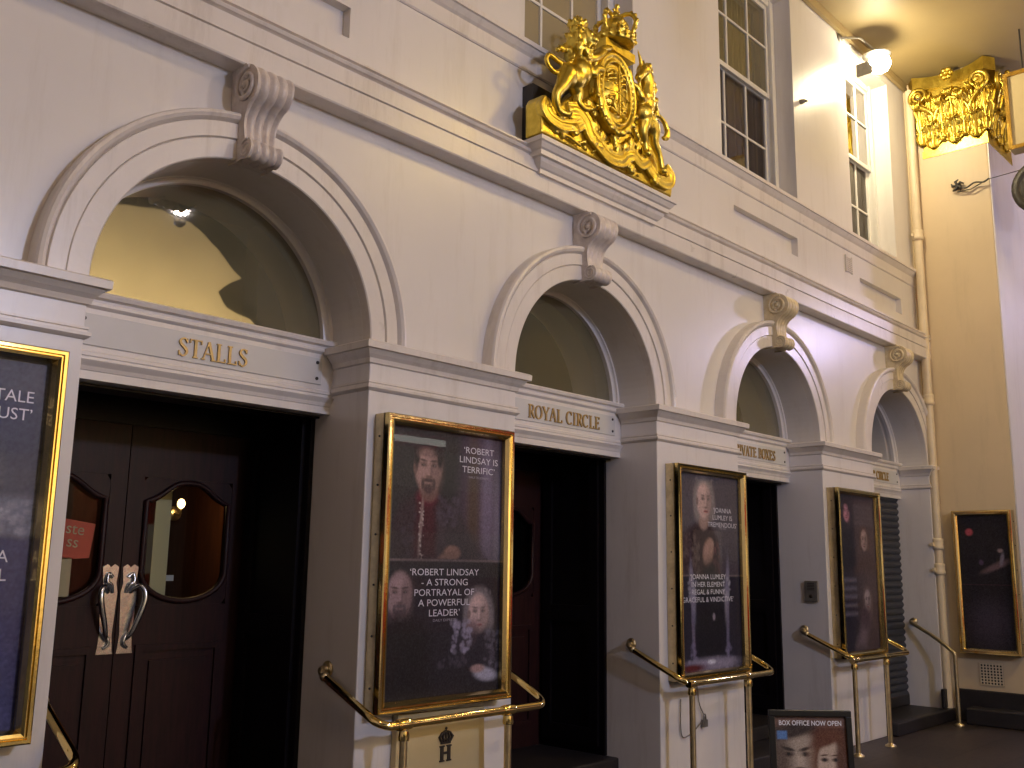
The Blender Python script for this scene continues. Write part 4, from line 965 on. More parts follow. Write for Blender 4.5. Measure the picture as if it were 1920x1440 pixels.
def art_pair(px, w_, h_):
    A = h_/w_; a = canvas(px, int(px*A), (.030, .026, .040)); H = A*.5
    blob(a, .75, .9, .35, 1.2, (.09, .06, .07), .8); shape(a, [(0, H), (1, H), (1, A), (0, A)], (.024, .022, .040), 1, .004)
    blob(a, .80, H+.62*.5, .3, .9, (.10, .07, .075), .8)
    face(a, .27, .20, .11, (.42, .20, .26), (.03, .02, .03), None, 0); shape(a, [(.05, H), (.12, .40), (.42, .38), (.5, H)], (.018, .015, .024), 1, .06)
    face(a, .70, .50, .12, (.34, .24, .22), (.12, .07, .06), None, 0, long_hair=True); shape(a, [(.46, H), (.55, .68), (.92, .68), (1, H)], (.09, .055, .05), .9, .08)
    for k in range(4):
        shape(a, [(.48, .12+.06*k), (.94, .12+.06*k), (.94, .145+.06*k), (.48, .145+.06*k)], (.17, .15, .18), .6, .03)
    for k in range(5): shape(a, [(.08, H+.62*.12+.09*k), (.44, H+.62*.12+.09*k), (.44, H+.62*.155+.09*k), (.08, H+.62*.155+.09*k)], (.22, .21, .30), .7, .03)
    face(a, .72, H+.62*.50, .12, (.30, .24, .25), (.14, .10, .10), None, 0, long_hair=True)
    shape(a, [(.36, A-.05), (.62, A-.36), (.80, A-.40), (.62, A-.05)], (.22, .17, .20), .8, .06); blob(a, .65, A-.36, .12, .12, (.09, .06, .08), .5)
    return a, []
def art_dark(px, w_, h_):
    A = h_/w_; a = canvas(px, int(px*A), (.012, .010, .014)); H = A*.52
    blob(a, .22, .36, .07, .07, (.55, .10, .12), .4); blob(a, .72, 1.05, .30, .06, (.16, .10, .11), .6, -25); blob(a, .82, .92, .035, .13, (.25, .22, .26), .5, 12); blob(a, .80, .74, .05, .04, (.30, .22, .22), .5); blob(a, .42, .98, .04, .05, (.12, .07, .14), .5)
    shape(a, [(0, H), (1, H), (1, H+.014), (0, H+.014)], (.09, .03, .045), .8, .004); blob(a, .5, H+.75, .35, .4, (.05, .04, .06), .8)
    return a, []
def art_blue(px, w_, h_):
    A = h_/w_; a = canvas(px, int(px*A), (.015, .020, .060)); H = A*.52
    blob(a, .55, .25, .5, .5, (.020, .03, .09), .8); blob(a, .68, .50, .13, .18, (.12, .13, .16), .5); blob(a, .70, .60, .06, .05, (.75, .75, .80), .4); shape(a, [(.0, .64), (1, .61), (1, H-.05), (.0, H-.05)], (.16, .17, .24), .9, .02)
    speckle(a, 0, 1, .63, H-.05, 150, (.36, .38, .46), .020, .5)
    shape(a, [(0, H-.04), (1, H-.04), (1, A), (0, A)], (.020, .022, .12), 1, .01); blob(a, .7, A-.35, .16, .5, (.05, .07, .24), .8, -25); blob(a, .4, A-.2, .4, .14, (.012, .015, .03), .7)
    L = [("TALE\nUST\u2019", .067, .94, .135, 'RIGHT', .15, WHITE), ("A\nUL", .067, .90, .57, 'RIGHT', .075, WHITE)]
    return a, L
G1 = "brass framed poster cases on the theatre wall"
FX, FN = (1, 0, 0), (0, -1, 0)
poster_case("brass poster case with dark blue poster lettered TALE beside the STALLS door", G1, (.62, 0, .90), FX, FN, .985, 1.53, art_blue)
poster_case("brass poster case with a man in dark coat, between STALLS and ROYAL CIRCLE doors", G1, (3.30, 0, .84), FX, FN, .985, 1.55, art_man, brightness=1.5)
poster_case("brass poster case with poster lettered JOANNA LUMLEY IS TREMENDOUS beside the PRIVATE BOXES door", G1, (6.06, 0, .795), FX, FN, .985, 1.56, art_woman, brightness=1.2)
poster_case("narrow looking brass poster case with brown picture beside the blue shutter", G1, (8.73, 0, .80), FX, FN, .95, 1.555, art_pair, brightness=.8)
poster_case("dark poster case with red spot on the yellow side wall above the vent grille", G1, (XR, -.205, .72), (0, -1, 0), (-1, 0, 0), .62, 1.54, art_dark, brightness=.6)

# ================================================================== handrails
def rail(label, xa, xb, left=True, right=True, yo=-.25, posts=None):
    """Brass rail looping round a pier from reveal to reveal."""
    T = thing("brass_handrail", label, "handrail", ((xa+xb)/2, yo, 0), "brass handrails round the doorway piers")
    pts = []; e = .045; zt, zl = 1.03, .805
    def corner(p, q, r_, n=6):
        return bez(p, tuple(a+(b-a)*.6 for a, b in zip(p, q)), tuple(a+(b-a)*.6 for a, b in zip(r_, q)), r_, n)
    xl, xr = xa-e, xb+e
    if left: pts += [(xl-.012, .20, zt-.02)] + corner((xl, yo+.10, zl+.05), (xl, yo, zl), (xl+.09, yo, zl))
    else: pts += [(xl-.0, yo, zl)]
    if right: pts += corner((xr-.09, yo, zl), (xr, yo, zl), (xr, yo+.10, zl+.05)) + [(xr+.012, .20, zt-.02)]
    q = MB(); q.tube(pts, .0215, 14); 
    q.build("rail", BRASS, T)
    for ok, x, s in ((left, xl, 1), (right, xr, -1)):
        if not ok: continue
        y, z = .21, zt; q = MB()
        q.tube(smooth_path([(x-.012*s, .195, z-.02), (x-.014*s, .225, z+.005), (x+.008*s, .245, z+.012), (x+e*s, .245, z+.012)], 5), .019, 10); q.lathe([(.001, -.012*0), (.034, 0), (.042, .006), (.042, .014), (.001, .014)], (x+e*s-(.014 if s > 0 else 0), .245, z+.012), 'x', 18); q.sphere((x-.013*s, .195, z-.02), .026, 10)
        q.build("wall_bracket", BRASSD, T)
    for x in (posts if posts is not None else [xa+.20*(xb-xa), xa+.88*(xb-xa)]):
        q = MB(); q.tube([(x, yo, 0), (x, yo, zl)], .021, 12); q.lathe([(.05, 0), (.05, .012), (.03, .02), (.024, .03)], (x, yo, 0), 'z', 16); q.build("post", BRASSD, T)
        q = MB(); q.tube([(x-.045, yo, zl), (x-.028, yo, zl), (x+.028, yo, zl), (x+.045, yo, zl)], [.026, .029, .029, .026], 14); q.lathe([(.029, -.075), (.031, -.06), (.027, -.03)], (x, yo, zl), 'z', 14); q.build("collar", BRASS, T)
    return T
rail("brass handrail end beside the STALLS door under the TALE poster", X0-(P-W), X0, left=False)
rail("shiny brass handrail looping under the poster of the man in a coat", bx[0]+W, bx[1], posts=[3.36, 4.12])
rail("brass handrail looping under the JOANNA LUMLEY poster", bx[1]+W, bx[2], posts=[5.98, 6.75])
rail("brass handrail looping below the poster by the blue shutter", bx[2]+W, bx[3], posts=[8.60, 9.30])
T = thing("brass_handrail", "short dull brass handrail ending in one post by the side wall", "handrail", (10.95, -.25, 0), "brass handrails round the doorway piers")
q = MB(); q.tube([(11.28, .26, 1.02), (11.17, .0, .90), (11.10, -.17, .80), (11.07, -.22, .765), (11.06, -.26, .74), (11.06, -.265, .70)], .0205, 12); q.build("rail", BRASSD, T)
q = MB(); q.tube([(11.06, -.265, 0), (11.06, -.265, .72)], .021, 12); q.lathe([(.05, 0), (.05, .012), (.024, .03)], (11.06, -.265, 0), 'z', 16); q.build("post", BRASSD, T)
q = MB(); q.lathe([(.001, 0), (.042, 0), (.042, .012), (.001, .012)], (11.365, .27, 1.03), 'x', 16); q.tube([(11.37, .27, 1.03), (11.30, .275, 1.03), (11.28, .26, 1.02)], .018, 10); q.build("wall_bracket", BRASSD, T)

# ================================================================== smaller things
T = thing("notice_board", "cream notice board with crown over a letter H behind the brass rail", "notice board", (3.82, -.04, .1))
q = MB(); q.prism([(3.475, .06), (4.165, .06), (4.140, .800), (3.495, .815)], -.045, -.004); bevel(q.build("board", CREAMB, T), .004)
q = MB(); q.prism([(3.545, .06), (4.115, .06), (4.085, .775), (3.560, .785)], -.056, -.046); bevel(q.build("front_sheet", CREAMB, T), .003)
q = MB(); hx, hz = 3.83, .545; y0, y1 = -.063, -.0565; KS = .64      # the crowned H
q.box(hx-.052, hx-.022, y0, y1, hz, hz+.13); q.box(hx+.022, hx+.052, y0, y1, hz, hz+.13); q.box(hx-.022, hx+.022, y0+.0005, y1, hz+.058, hz+.078)
for sx in (-.037, .037):
    for zz in (hz, hz+.118): q.box(hx+sx-.025, hx+sx+.025, y0-.0006, y1, zz, zz+.012)
q.box(hx-.052, hx+.052, y0-.0004, y1, hz+.142, hz+.162)
for k in range(5): q.tube([(hx+(k-2)*.024, y0+.002, hz+.162), (hx+(k-2)*.036, y0, hz+.20), (hx+(k-2)*.020, y0+.002, hz+.236)], .0085, 7)
q.tube([(hx-.066, y0+.002, hz+.19), (hx-.045, y0, hz+.235), (hx, y0, hz+.25), (hx+.045, y0, hz+.235), (hx+.066, y0+.002, hz+.19)], .007, 7); q.tube([(hx-.06, y0+.002, hz+.168), (hx, y0, hz+.185), (hx+.06, y0+.002, hz+.168)], .005, 7)
q.sphere((hx, y0, hz+.268), (.012, .006, .012), 8); q.v = [(hx+(x-hx)*KS*1.08, y, hz+(z-hz)*KS) for x, y, z in q.v]; q.build("crowned_letter", INK, T)

T = thing("poster_stand", "black framed pavement poster stand lettered BOX OFFICE NOW OPEN with two faces", "poster stand", (4.872, -1.666, 0))
AC = Vector((4.872, -1.666, 0)); AXd = Vector((5.0183-4.7254, -1.8216+1.513, 0)).normalized(); AN = Vector((AXd.y, -AXd.x, 0)); 
if AN.dot(Vector((0, -4.1, 0))-AC) < 0: AN = -AN
def pbx(q, u0, u1, z0, z1, d0, d1, lean=.07):
    c = [AC+AXd*u+Vector((0, 0, z))+AN*(d+lean*(.88-z)) for d in (d0, d1) for u, z in ((u0, z0), (u1, z0), (u1, z1), (u0, z1))]
    q.add([tuple(p) for p in c], [(0, 1, 2, 3), (7, 6, 5, 4), (0, 4, 5, 1), (1, 5, 6, 2), (2, 6, 7, 3), (3, 7, 4, 0)])
hw = .212
q = MB(); pbx(q, -hw, hw, .855, .885, -.012, .014); pbx(q, -hw, -hw+.03, .04, .855, -.012, .014); pbx(q, hw-.03, hw, .04, .855, -.012, .014); pbx(q, -hw+.03, hw-.03, .04, .08, -.012, .014); pbx(q, -hw+.03, hw-.03, .08, .855, -.010, -.002); bevel(q.build("stand_frame", BLACK, T), .003)
for s in (-1, 1):
    q = MB(); a = AC+AXd*(s*.17)+Vector((0, 0, .80))-AN*.015; b = AC+AXd*(s*.17)-AN*.36; q.tube([tuple(a), tuple(b)], .012, 8)
    q.tube([tuple(AC+AXd*(s*.19)+AN*.06+Vector((0, 0, .06))), tuple(AC+AXd*(s*.19)+AN*.065)], .014, 8)
    q.build("stand_leg", BLACK, T)
def art_faces(px, asp):
    a = canvas(px, int(px*asp), (.030, .012, .010)); xs, ys = grid(a)
    blob(a, .65, .5, .5, .7, (.07, .022, .015), .8); shape(a, [(0, .035), (1, .035), (1, .155), (0, .155)], (.20, .11, .085), .9, .01)
    blob(a, .26, .66, .36, .52, (.40, .33, .27), .2); blob(a, .22, .20, .40, .10, (.035, .022, .02), .4, -12)
    blob(a, .05, .62, .16, .44, (.09, .06, .05), .6, 0, .9)
    for e, ex in ((0, .18), (1, .40)):
        blob(a, ex, .44, .085, .022, (.03, .02, .018), .5, 14 if e == 0 else -16); blob(a, ex, .505, .075, .035, (.09, .06, .05), .5); blob(a, ex, .505, .026, .022, (.012, .01, .01), .4)
    blob(a, .34, .62, .05, .14, (.55, .46, .38), .6, 0, .7); blob(a, .33, .70, .08, .03, (.12, .08, .06), .5); blob(a, .31, .80, .13, .04, (.07, .045, .035), .5); blob(a, .31, .98, .15, .13, (.10, .065, .05), .6); blob(a, .31, .86, .09, .02, (.28, .16, .13), .5)
    blob(a, .78, .60, .30, .46, (.13, .045, .022), .4); blob(a, .76, .66, .185, .34, (.54, .42, .33), .16); blob(a, .90, .66, .07, .34, (.10, .04, .025), .5); blob(a, .70, .33, .20, .07, (.11, .035, .018), .5, -18)
    for ex in (.675, .83):
        blob(a, ex, .515, .058, .010, (.10, .05, .03), .5, -6); blob(a, ex, .575, .052, .026, (.10, .06, .05), .5); blob(a, ex, .577, .021, .020, (.012, .01, .01), .4)
    blob(a, .76, .70, .035, .09, (.66, .54, .44), .6, 0, .6); blob(a, .76, .765, .05, .018, (.20, .11, .08), .5); blob(a, .76, .86, .085, .030, (.42, .10, .085), .4); blob(a, .76, .86, .08, .007, (.14, .03, .03), .5)
    shape(a, [(.03, .20), (.17, .20), (.17, .31), (.03, .31)], (.10, .22, .50), 1, .01)
    shape(a, [(0, 1.16), (1, 1.12), (1, asp), (0, asp)], (.02, .012, .012), .9, .06)
    return a
pw, ph = 2*hw-.06, .775; a = art_faces(150, ph/pw); grain(a, .01)
tilt = Vector((0, 0, 1))-AN*.07; tilt = tilt.normalized()
O = AC+AXd*(-hw+.03)+Vector((0, 0, .855))+AN*(.002+.07*.025)
sh = print_sheet("poster", a, O, AXd, tilt, pw, ph, T)
plain_text("BOX OFFICE NOW OPEN", .0335, WHITE, sh, tuple(O+AXd*pw/2-tilt*.034+AN*.002), AXd, tilt, bold=.0006, width=pw*.88)

T = thing("drainpipe", "cream painted drainpipe running down the corner beside the yellow side wall", "drainpipe", (11.40, -.02, .1))
q = MB(); px_, py_ = 11.425, -.03; q.tube([(px_, py_, .12), (px_, py_, 7.4)], .048, 16); q.build("pipe", PIPE, T)
for z in (1.62, 1.90, 3.55, 5.55): q = MB(); q.lathe([(.048, -.07), (.062, -.065), (.066, -.03), (.058, -.02), (.062, .03), (.062, .055), (.048, .06)], (px_, py_, z), 'z', 20); q.box(px_-.09, px_+.09, py_+.02, py_+.045, z-.03, z+.01); q.build("pipe_collar", PIPE, T)

T = thing("floodlight", "glowing white floodlight on a bracket before the sash window nearest the gilded capital", "floodlight", (10.12, -.17, 7.18))
fl = Vector((10.12, -.17, 7.18))
q = MB(); q.tube([(9.70, YW+.01, 7.42), (9.86, -.10, 7.42), (10.06, -.15, 7.36), (10.12, -.16, 7.27)], .014, 10); q.lathe([(.001, 0), (.05, 0), (.05, .015), (.001, .015)], (9.70, YW-.014, 7.42), 'y', 16); q.build("arm", GREYM, T)
q = MB(); q.lathe([(.035, .165), (.08, .155), (.15, .115), (.155, .105), (.03, .125)], tuple(fl), 'z', 24); q.build("reflector_hood", GREYM, T); q = MB(); q.box(9.996, 10.0, -.165, .02, 7.036, 7.19); q.build("added_glare_flap", GREYM, T)  # flap added and hood widened to cut light off wall and ceiling
q = MB(); q.sphere((fl.x-.02, fl.y-.03, fl.z-.01), (.125, .125, .105), 16); q.build("lamp_bulb", LAMPE, T)
ld = bpy.data.lights.new("floodlight_beam", 'POINT'); ld.energy = 115; ld.color = (1.0, .80, .46); ld.shadow_soft_size = .04
lo = bpy.data.objects.new("floodlight_beam", ld); COL.objects.link(lo); lo.location = (fl.x, fl.y-.01, fl.z-.12)

def lantern(x, y, z, power, col, label):
    T = thing("portico_lantern", label, "lantern", (x, y, z), "lanterns hanging under the portico")
    q = MB(); q.tube([(x, y, z+.30), (x, y, CZ)], .012, 8); q.lathe([(.001, .26), (.03, .26), (.08, .21), (.09, .20), (.001, .20)], (x, y, z), 'z', 20)
    q.lathe([(.001, -.24), (.03, -.23), (.06, -.20), (.06, -.18), (.001, -.18)], (x, y, z), 'z', 20)
    for k in range(6): a = R(60*k); q.tube([(x+.085*math.cos(a), y+.085*math.sin(a), z+.2), (x+.055*math.cos(a), y+.055*math.sin(a), z-.19)], .005, 6)
    q.build("lantern_cage", IRON, T)
    q = MB(); q.sphere((x, y, z), (.055, .055, .06), 14); q.build("lantern_bulb", BULBE, T)
    ld = bpy.data.lights.new("lantern_light", 'POINT'); ld.energy = power; ld.color = col; ld.shadow_soft_size = .075
    lo = bpy.data.objects.new("lantern_light", ld); COL.objects.link(lo); lo.location = (x, y, z)
    T.parent = None
lantern(5.05, -5.0, 5.5, 300, (1.0, .86, .84), "iron lantern hanging under the portico before the STALLS door")
lantern(10.0, -4.8, 5.5, 90, (1.0, .76, .48), "iron lantern hanging under the portico before the side wall")
def downlight(x, y, power, col, label):
    T = thing("ceiling_downlight", label, "ceiling light", (x, y, CZ), "lights set in the portico ceiling")
    q = MB(); q.lathe([(.19, -.001), (.20, -.03), (.17, -.05), (.15, -.03), (.15, -.002)], (x, y, CZ), 'z', 24); q.build("light_rim", BRASSD, T)
    q = MB(); q.lathe([(.001, -.035), (.148, -.035), (.148, -.010), (.001, -.010)], (x, y, CZ), 'z', 24); q.build("light_lens", BULBE, T)
    ld = bpy.data.lights.new("downlight_beam", 'POINT'); ld.energy = power; ld.color = col; ld.shadow_soft_size = .42
    lo = bpy.data.objects.new("downlight_beam", ld); COL.objects.link(lo); lo.location = (x, y, CZ-.20)
downlight(8.4, -5.0, 330, (1.0, .68, .13), "round light in the portico ceiling before the coat of arms")
downlight(1.2, -4.6, 130, (1.0, .66, .46), "added warm ceiling light for the doorway reveals, before the STALLS door")  # unseen lamp added to warm and brighten the pier reveals
downlight(10.4, -4.9, 60, (1.0, .74, .42), "round light in the portico ceiling near the side wall")

T = thing("hanging_sign", "cream hanging box sign with a dark emblem beside the gilded capital", "sign", (11.0, -1.6, 6.15))
q = MB(); q.box(10.98, 11.16, -2.25, -1.225, 6.13, 7.02); bevel(q.build("sign_box", CREAMB, T), .012)
q = MB()
for (y0, y1, z0, z1) in ((-2.25, -1.225, 6.98, 7.02), (-2.25, -1.225, 6.13, 6.17), (-1.265, -1.225, 6.17, 6.98), (-2.25, -2.21, 6.17, 6.98)): q.box(10.955, 10.979, y0, y1, z0, z1)
q.build("sign_frame", GOLDC, T)
q = MB()
for k in range(7): q.tube([(10.974, -1.50-.022*k, 6.66), (10.972, -1.47-.034*k, 6.74), (10.974, -1.50-.022*k, 6.80)], .007, 7)
q.tube([(10.974, -1.47, 6.645), (10.974, -1.67, 6.645)], .012, 7); q.box(10.970, 10.9795, -1.53, -1.50, 6.46, 6.62); q.box(10.970, 10.9795, -1.64, -1.61, 6.46, 6.62); q.box(10.971, 10.9795, -1.61, -1.53, 6.53, 6.555); q.build("emblem", INK, T)
for y in (-1.4, -2.05): q = MB(); q.tube([(11.07, y, 7.02), (11.07, y, CZ)], .01, 8); q.build("hanging_rod", IRON, T)

T = thing("iron_bracket", "small wrought iron scroll bracket on the side wall below the gilded capital", "bracket", (XR, -.47, 6.03))
q = MB()
for k in range(5):
    a = R(72*k); q.tube([(XR-.03, -.50, 6.07), (XR-.05, -.50+.05*math.cos(a), 6.07+.05*math.sin(a)), (XR-.03, -.50+.075*math.cos(a+.5), 6.07+.075*math.sin(a+.5))], [.014, .018, .008], 8)
q.lathe([(.001, -.04), (.03, -.04), (.04, 0), (.001, 0)], (XR, -.50, 6.07), 'x', 14)
q.tube(smooth_path([(XR-.03, -.50, 6.06), (XR-.06, -.60, 6.01), (XR-.06, -.70, 6.05), (XR-.06, -.80, 6.03), (XR-.06, -.86, 6.06)], 5), .010, 8); q.tube([(XR-.04, -.50, 5.99), (XR-.06, -.66, 5.98), (XR-.06, -.84, 6.05)], .007, 8)
q.build("scroll", IRON, T)
q = MB(); q.tube([(XR-.06, -.84, 6.05), (XR-.08, -1.25, 6.06)], .005, 6); q.build("stay_wire", IRON, T)
T = thing("round_plaque", "round hanging plaque with dark rim below the cream box sign", "plaque", (11.4, -1.2, 5.9))
q = MB(); q.lathe([(.001, -.03), (.27, -.03), (.30, -.015), (.30, .015), (.27, .03), (.001, .03)], (11.40, -1.42, 5.80), 'x', 30); q.build("disc", SIGNP, T)
q = MB(); q.lathe([(.22, -.042), (.24, -.055), (.31, -.050), (.315, -.01), (.22, -.010)], (11.40, -1.42, 5.80), 'x', 30); q.build("rim", IRON, T)
q = MB(); q.tube([(11.40, -1.42, 6.10), (11.40, -1.42, CZ)], .008, 8); q.build("hanging_rod", IRON, T)

T = thing("wall_vent", "square cast grille low on the yellow side wall", "vent", (XR, -.48, .38))
q = MB(); q.box(XR-.006, XR-.001, -.60, -.36, .39, .62); q.build("back_plate", DARKH, T)
q = MB()
for k in range(8): q.box(XR-.012, XR-.0065, -.60+.0325*k, -.60+.0325*k+.013, .39, .62)
for k in range(8): q.box(XR-.011, XR-.0068, -.60, -.36, .39+.031*k, .39+.031*k+.012)
q.build("grille_bars", PIPE, T)

T = thing("intercom_box", "small grey metal intercom box inside the PRIVATE BOXES doorway", "intercom", (8.66, .15, 1.3))
xj = bx[2]+W
q = MB(); q.box(xj-.03, xj-.001, .085, .215, 1.30, 1.49); bevel(q.build("housing", GREYM, T), .006)
q = MB(); q.lathe([(.001, -.034), (.018, -.034), (.018, -.030)], (xj, .15, 1.35), 'x', 12)
for k in range(5): q.box(xj-.033, xj-.0305, .115, .185, 1.405+.014*k, 1.411+.014*k)
q.build("speaker_slots", INK, T)

T = thing("cable_loop", "thin wire with a small padlock hanging below the JOANNA LUMLEY poster case", "wire", (6.45, -.01, .5))
q = MB(); q.tube(smooth_path([(6.42, -.012, .80), (6.44, -.012, .62), (6.50, -.02, .50), (6.44, -.015, .46), (6.30, -.012, .40), (6.20, -.012, .42), (6.20, -.012, .66)], 6), .0045, 6); q.build("wire", GREYM, T)
q = MB(); q.box(6.47, 6.52, -.035, -.012, .44, .49); q.tube(smooth_path([(6.48, -.024, .49), (6.485, -.024, .525), (6.505, -.024, .525), (6.51, -.024, .49)], 4), .005, 7); q.build("padlock", GREYM, T)
q = MB(); q.lathe([(.001, -.05), (.018, -.05), (.026, -.02), (.026, 0), (.001, 0)], (8.68, YW+.0, 6.26), 'y', 14); q.tube([(8.68, YW-.05, 6.26), (8.68, YW-.075, 6.245)], .012, 8)
tag(q.build("wall_hook", GREYM), "small metal hook on the upper wall between two tall sash windows", "hook")

# stickers and notices inside the STALLS door panes
T = thing("red_notice", "tilted orange red notice with pale letters in a STALLS door pane", "notice", (2.22, YD+.045, 1.75))
q = MB(); q.prism([(1.98, 1.83), (2.335, 1.78), (2.315, 1.60), (2.14, 1.59), (1.97, 1.66)], YD+.036, YD+.040); q.build("card", RED, T)
plain_text("ste\nss", .085, CARD, T, (2.225, YD+.0345, 1.715), (1, 0, -.12), (.12, 0, 1), line=.8, name="lettering")
q = MB(); q.box(2.12, 2.225, YD+.036, YD+.039, 1.40, 1.60); tag(q.build("paper_notice", CARD), "plain cream paper below the red notice in the STALLS door", "notice")
q = MB(); q.box(2.98, 3.03, 1.55, 1.556, 1.47, 1.505); tag(q.build("white_card", WHITE), "tiny white card inside the STALLS lobby", "card")
T = thing("lobby_post", "cream lit door post seen through the STALLS door pane", "post", (2.72, 1.35, 0))
q = MB(); q.box(2.775, 2.87, 1.34, 1.40, 0, 2.6); q.box(2.768, 2.776, 1.332, 1.40, 0, 2.6); q.build("shaft", mat("post_cream", (.80, .70, .42), .5), T)
def sconce(x, y, z, pw_, label):
    T = thing("wall_sconce", label, "wall lamp", (x, y, z))
    q = MB(); q.lathe([(.001, 0), (.05, 0), (.05, .01), (.001, .01)], (x, y, z-.06), 'y', 14); q.tube([(x, y, z-.06), (x, y-.07, z-.07), (x, y-.08, z-.03)], .009, 8); q.build("arm", BRASSD, T)
    q = MB(); q.sphere((x, y-.08, z+.005), (.026, .026, .034), 12); q.build("lamp_shade", SCONE, T)
    ld = bpy.data.lights.new("sconce_light", 'POINT'); ld.energy = pw_; ld.color = (1, .62, .28); ld.shadow_soft_size = .04
    lo = bpy.data.objects.new("sconce_light", ld); COL.objects.link(lo); lo.location = (x, y-.14, z+.0)
sconce(3.35, 2.2, 1.97, 4.5, "small warm wall lamp glowing inside the STALLS lobby")
sconce(6.65, 2.2, 1.9, 5.0, "small warm lamp added to light the ROYAL CIRCLE lobby")  # unseen lamp added so the lobby wall glows through the pane

# ================================================================== ground, steps, street
q = MB(); q.box(-60, 60, -60, 8, -.6, -.16); o = q.build("road", ROAD); o['kind'] = 'structure'
q = MB(); q.box(-30, 30, -6.8, 1.3, -.159, 0); o = q.build("pavement", PAVE); o['kind'] = 'structure'
for i in range(4):
    q = MB(); q.box(bx[i]+.003, bx[i]+W-.003, -.02, .62, .001, .12); q.box(bx[i]+.003, bx[i]+W-.003, .36, 3.4, .1205, .24)
    tag(bevel(q.build("doorstep", STEP), .012), "black stone doorstep " + ("below the STALLS door", "below the ROYAL CIRCLE door", "below the PRIVATE BOXES door", "below the blue roller shutter")[i], "doorstep", "black doorsteps under the arches")
q = MB(); q.box(9.86, XR-.052, -.10, -.021, .001, .125)
q.box(11.30, XR-.052, -.045, -.004, .126, .33)
tag(bevel(q.build("plinth_step", STEP), .012), "low black stone step in the corner under the drainpipe", "step")
q = MB(); q.box(XR-.05, XR-.001, -1.2, -.11, .001, .335); q.box(XR-.30, XR-.051, -1.6, -.28, .0012, .165); tag(bevel(q.build("plinth_step", STEP), .012), "black stepped plinth along the yellow side wall below the vent grille", "step")

def fill_lamp(x, y, z, power, col, label):  # unseen lamps on poles, added for cool fill light
    T = thing("pole_lamp", label, "street lamp", (x, y, 0))
    q = MB(); q.lathe([(.10, -.16), (.10, .5), (.06, .6), (.045, z+.05)], (x, y-.25, 0), 'z', 14); q.tube([(x, y-.25, z), (x, y-.2, z+.30), (x, y, z+.32)], .03, 8); q.build("pole", IRON, T)
    q = MB(); q.sphere((x, y, z+.27), (.18, .18, .07), 14); q.build("lamp_head", BULBE, T)
    ld = bpy.data.lights.new("fill_light", 'POINT'); ld.energy = power; ld.color = col; ld.shadow_soft_size = .20
    lo = bpy.data.objects.new("fill_light", ld); COL.objects.link(lo); lo.location = (x, y, z)
fill_lamp(15.0, -3.4, 5.3, 330, (.62, .55, 1.0), "added cold fill lamp on a pole past the side wall")
fill_lamp(3.9, -8.8, 4.8, 860, (.54, .64, 1.0), "added cool fill lamp on a pole before the STALLS door")
# the other side of the street, seen in the glass and brass
T = thing("opposite_building", "pale stucco building with lit shopfronts across the street", "building", (4, -16, 0))
q = MB(); q.prism([(2.0, -.16), (2.0, 9.2), (9.3, 9.5), (10.2, 9.65), (10.9, 9.5), (11.6, 9.1), (12.4, 8.5), (11.8, 8.05), (12.1, 7.7), (12.7, 7.55), (13.1, 7.2), (13.1, -.16)], -22, -16)
q.build("wall", OPPW, T)
for k in range(3):
    x = 3.4+k*3.0
    for z0, z1 in ((3.6, 4.6),): q = MB(); q.box(x, x+1.1, -16.0, -15.985, z0, z1); q.build("window", OPPD if (k+int(z0)) % 3 else SHOPL, T)
    q = MB(); q.box(x-.4, x+1.6, -16.0, -15.98, .5, 3.3); q.build("shopfront", SHOPL if k % 3 != 2 else OPPD, T)
T4 = thing("dark_building", "dark brick building across the street facing the STALLS door", "building", (-8, -16, 0))
q = MB(); q.box(-30, 1.9, -24, -16.4, -.16, 10.5); q.build("wall", OPPD, T4)
for k in range(5): q = MB(); q.box(-18+k*4, -15.6+k*4, -16.4, -16.38, .6, 3.0); q.build("shopfront", SHOPL, T4)
T2 = thing("dark_building", "dark brick building across the street beyond the pale one", "building", (22, -16, 0))
q = MB(); q.box(13.2, 40, -24, -16.5, -.16, 13); q.build("wall", OPPD, T2)
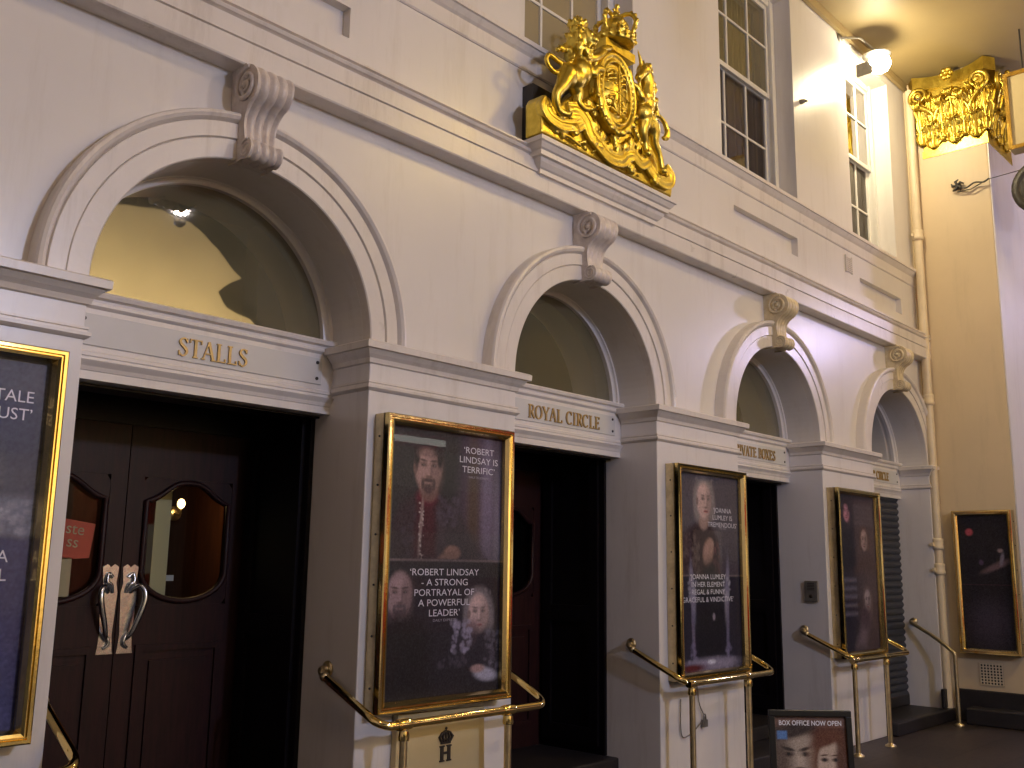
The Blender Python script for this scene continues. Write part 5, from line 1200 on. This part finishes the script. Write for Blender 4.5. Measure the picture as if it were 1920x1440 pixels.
T5 = thing("dark_backdrop", "added dark backdrop behind the pale building, hiding the sky in reflections", "building", (12, -30, 0))  # unseen block added to darken the sky mirrored in the fanlights
q = MB(); q.box(-30, 45, -34, -27, -.16, 19); q.build("wall", OPPB, T5)
for k in range(6): q = MB(); q.box(14+k*3.6, 16+k*3.6, -16.5, -16.48, .6, 3.0); q.build("shopfront", SHOPL, T2)
T3 = thing("double_decker_bus", "red double decker bus with lit windows standing in the street", "bus", (13, -10.3, -.16))
q = MB(); q.box(7.6, 17.6, -11.9, -9.4, .35, 4.25); bevel(q.build("body", BUSR, T3), .18, 4)
for z0, z1 in ((1.35, 2.15), (2.95, 3.65)): q = MB(); q.box(7.9, 17.3, -9.4, -9.385, z0, z1); q.build("window_band", BUSL, T3)
q = MB(); q.box(7.9, 12.4, -9.383, -9.375, 3.74, 3.86); q.build("ceiling_light_strip", mat("bus_light_strip", (1, 1, 1), .4, emit=(.95, 1, .9), estr=14), T3)
for x in (9.6, 15.6): q = MB(); q.lathe([(.001, -.14), (.5, -.14), (.5, .14), (.001, .14)], (x, -9.5, .34), 'y', 24); q.build("wheel", RUBB, T3)
def pole_lamp(x, y, power, label):
    T = thing("pole_lamp", label, "street lamp", (x, y, 0), "street lamps at the far kerb")
    q = MB(); q.lathe([(.12, 0), (.12, .6), (.07, .7), (.05, 6.0)], (x, y, -.1), 'z', 14); q.tube([(x, y, 5.9), (x, y-.4, 6.15), (x, y-.9, 6.1)], .035, 8); q.build("pole", IRON, T)
    q = MB(); q.sphere((x, y-.9, 6.02), (.13, .22, .08), 12); q.build("lamp_head", BULBE, T)
    ld = bpy.data.lights.new("street_light", 'SPOT'); ld.energy = power; ld.color = (1, .80, .46); ld.shadow_soft_size = .15; ld.spot_size = R(165); ld.spot_blend = .3
    lo = bpy.data.objects.new("street_light", ld); COL.objects.link(lo); lo.location = (x, y-.9, 5.85); lo.rotation_euler = (R(-95), 0, 0)
for x in (5.0, 10.4): pole_lamp(x, -12.2, 2600, "iron street lamp at the far kerb across the road")
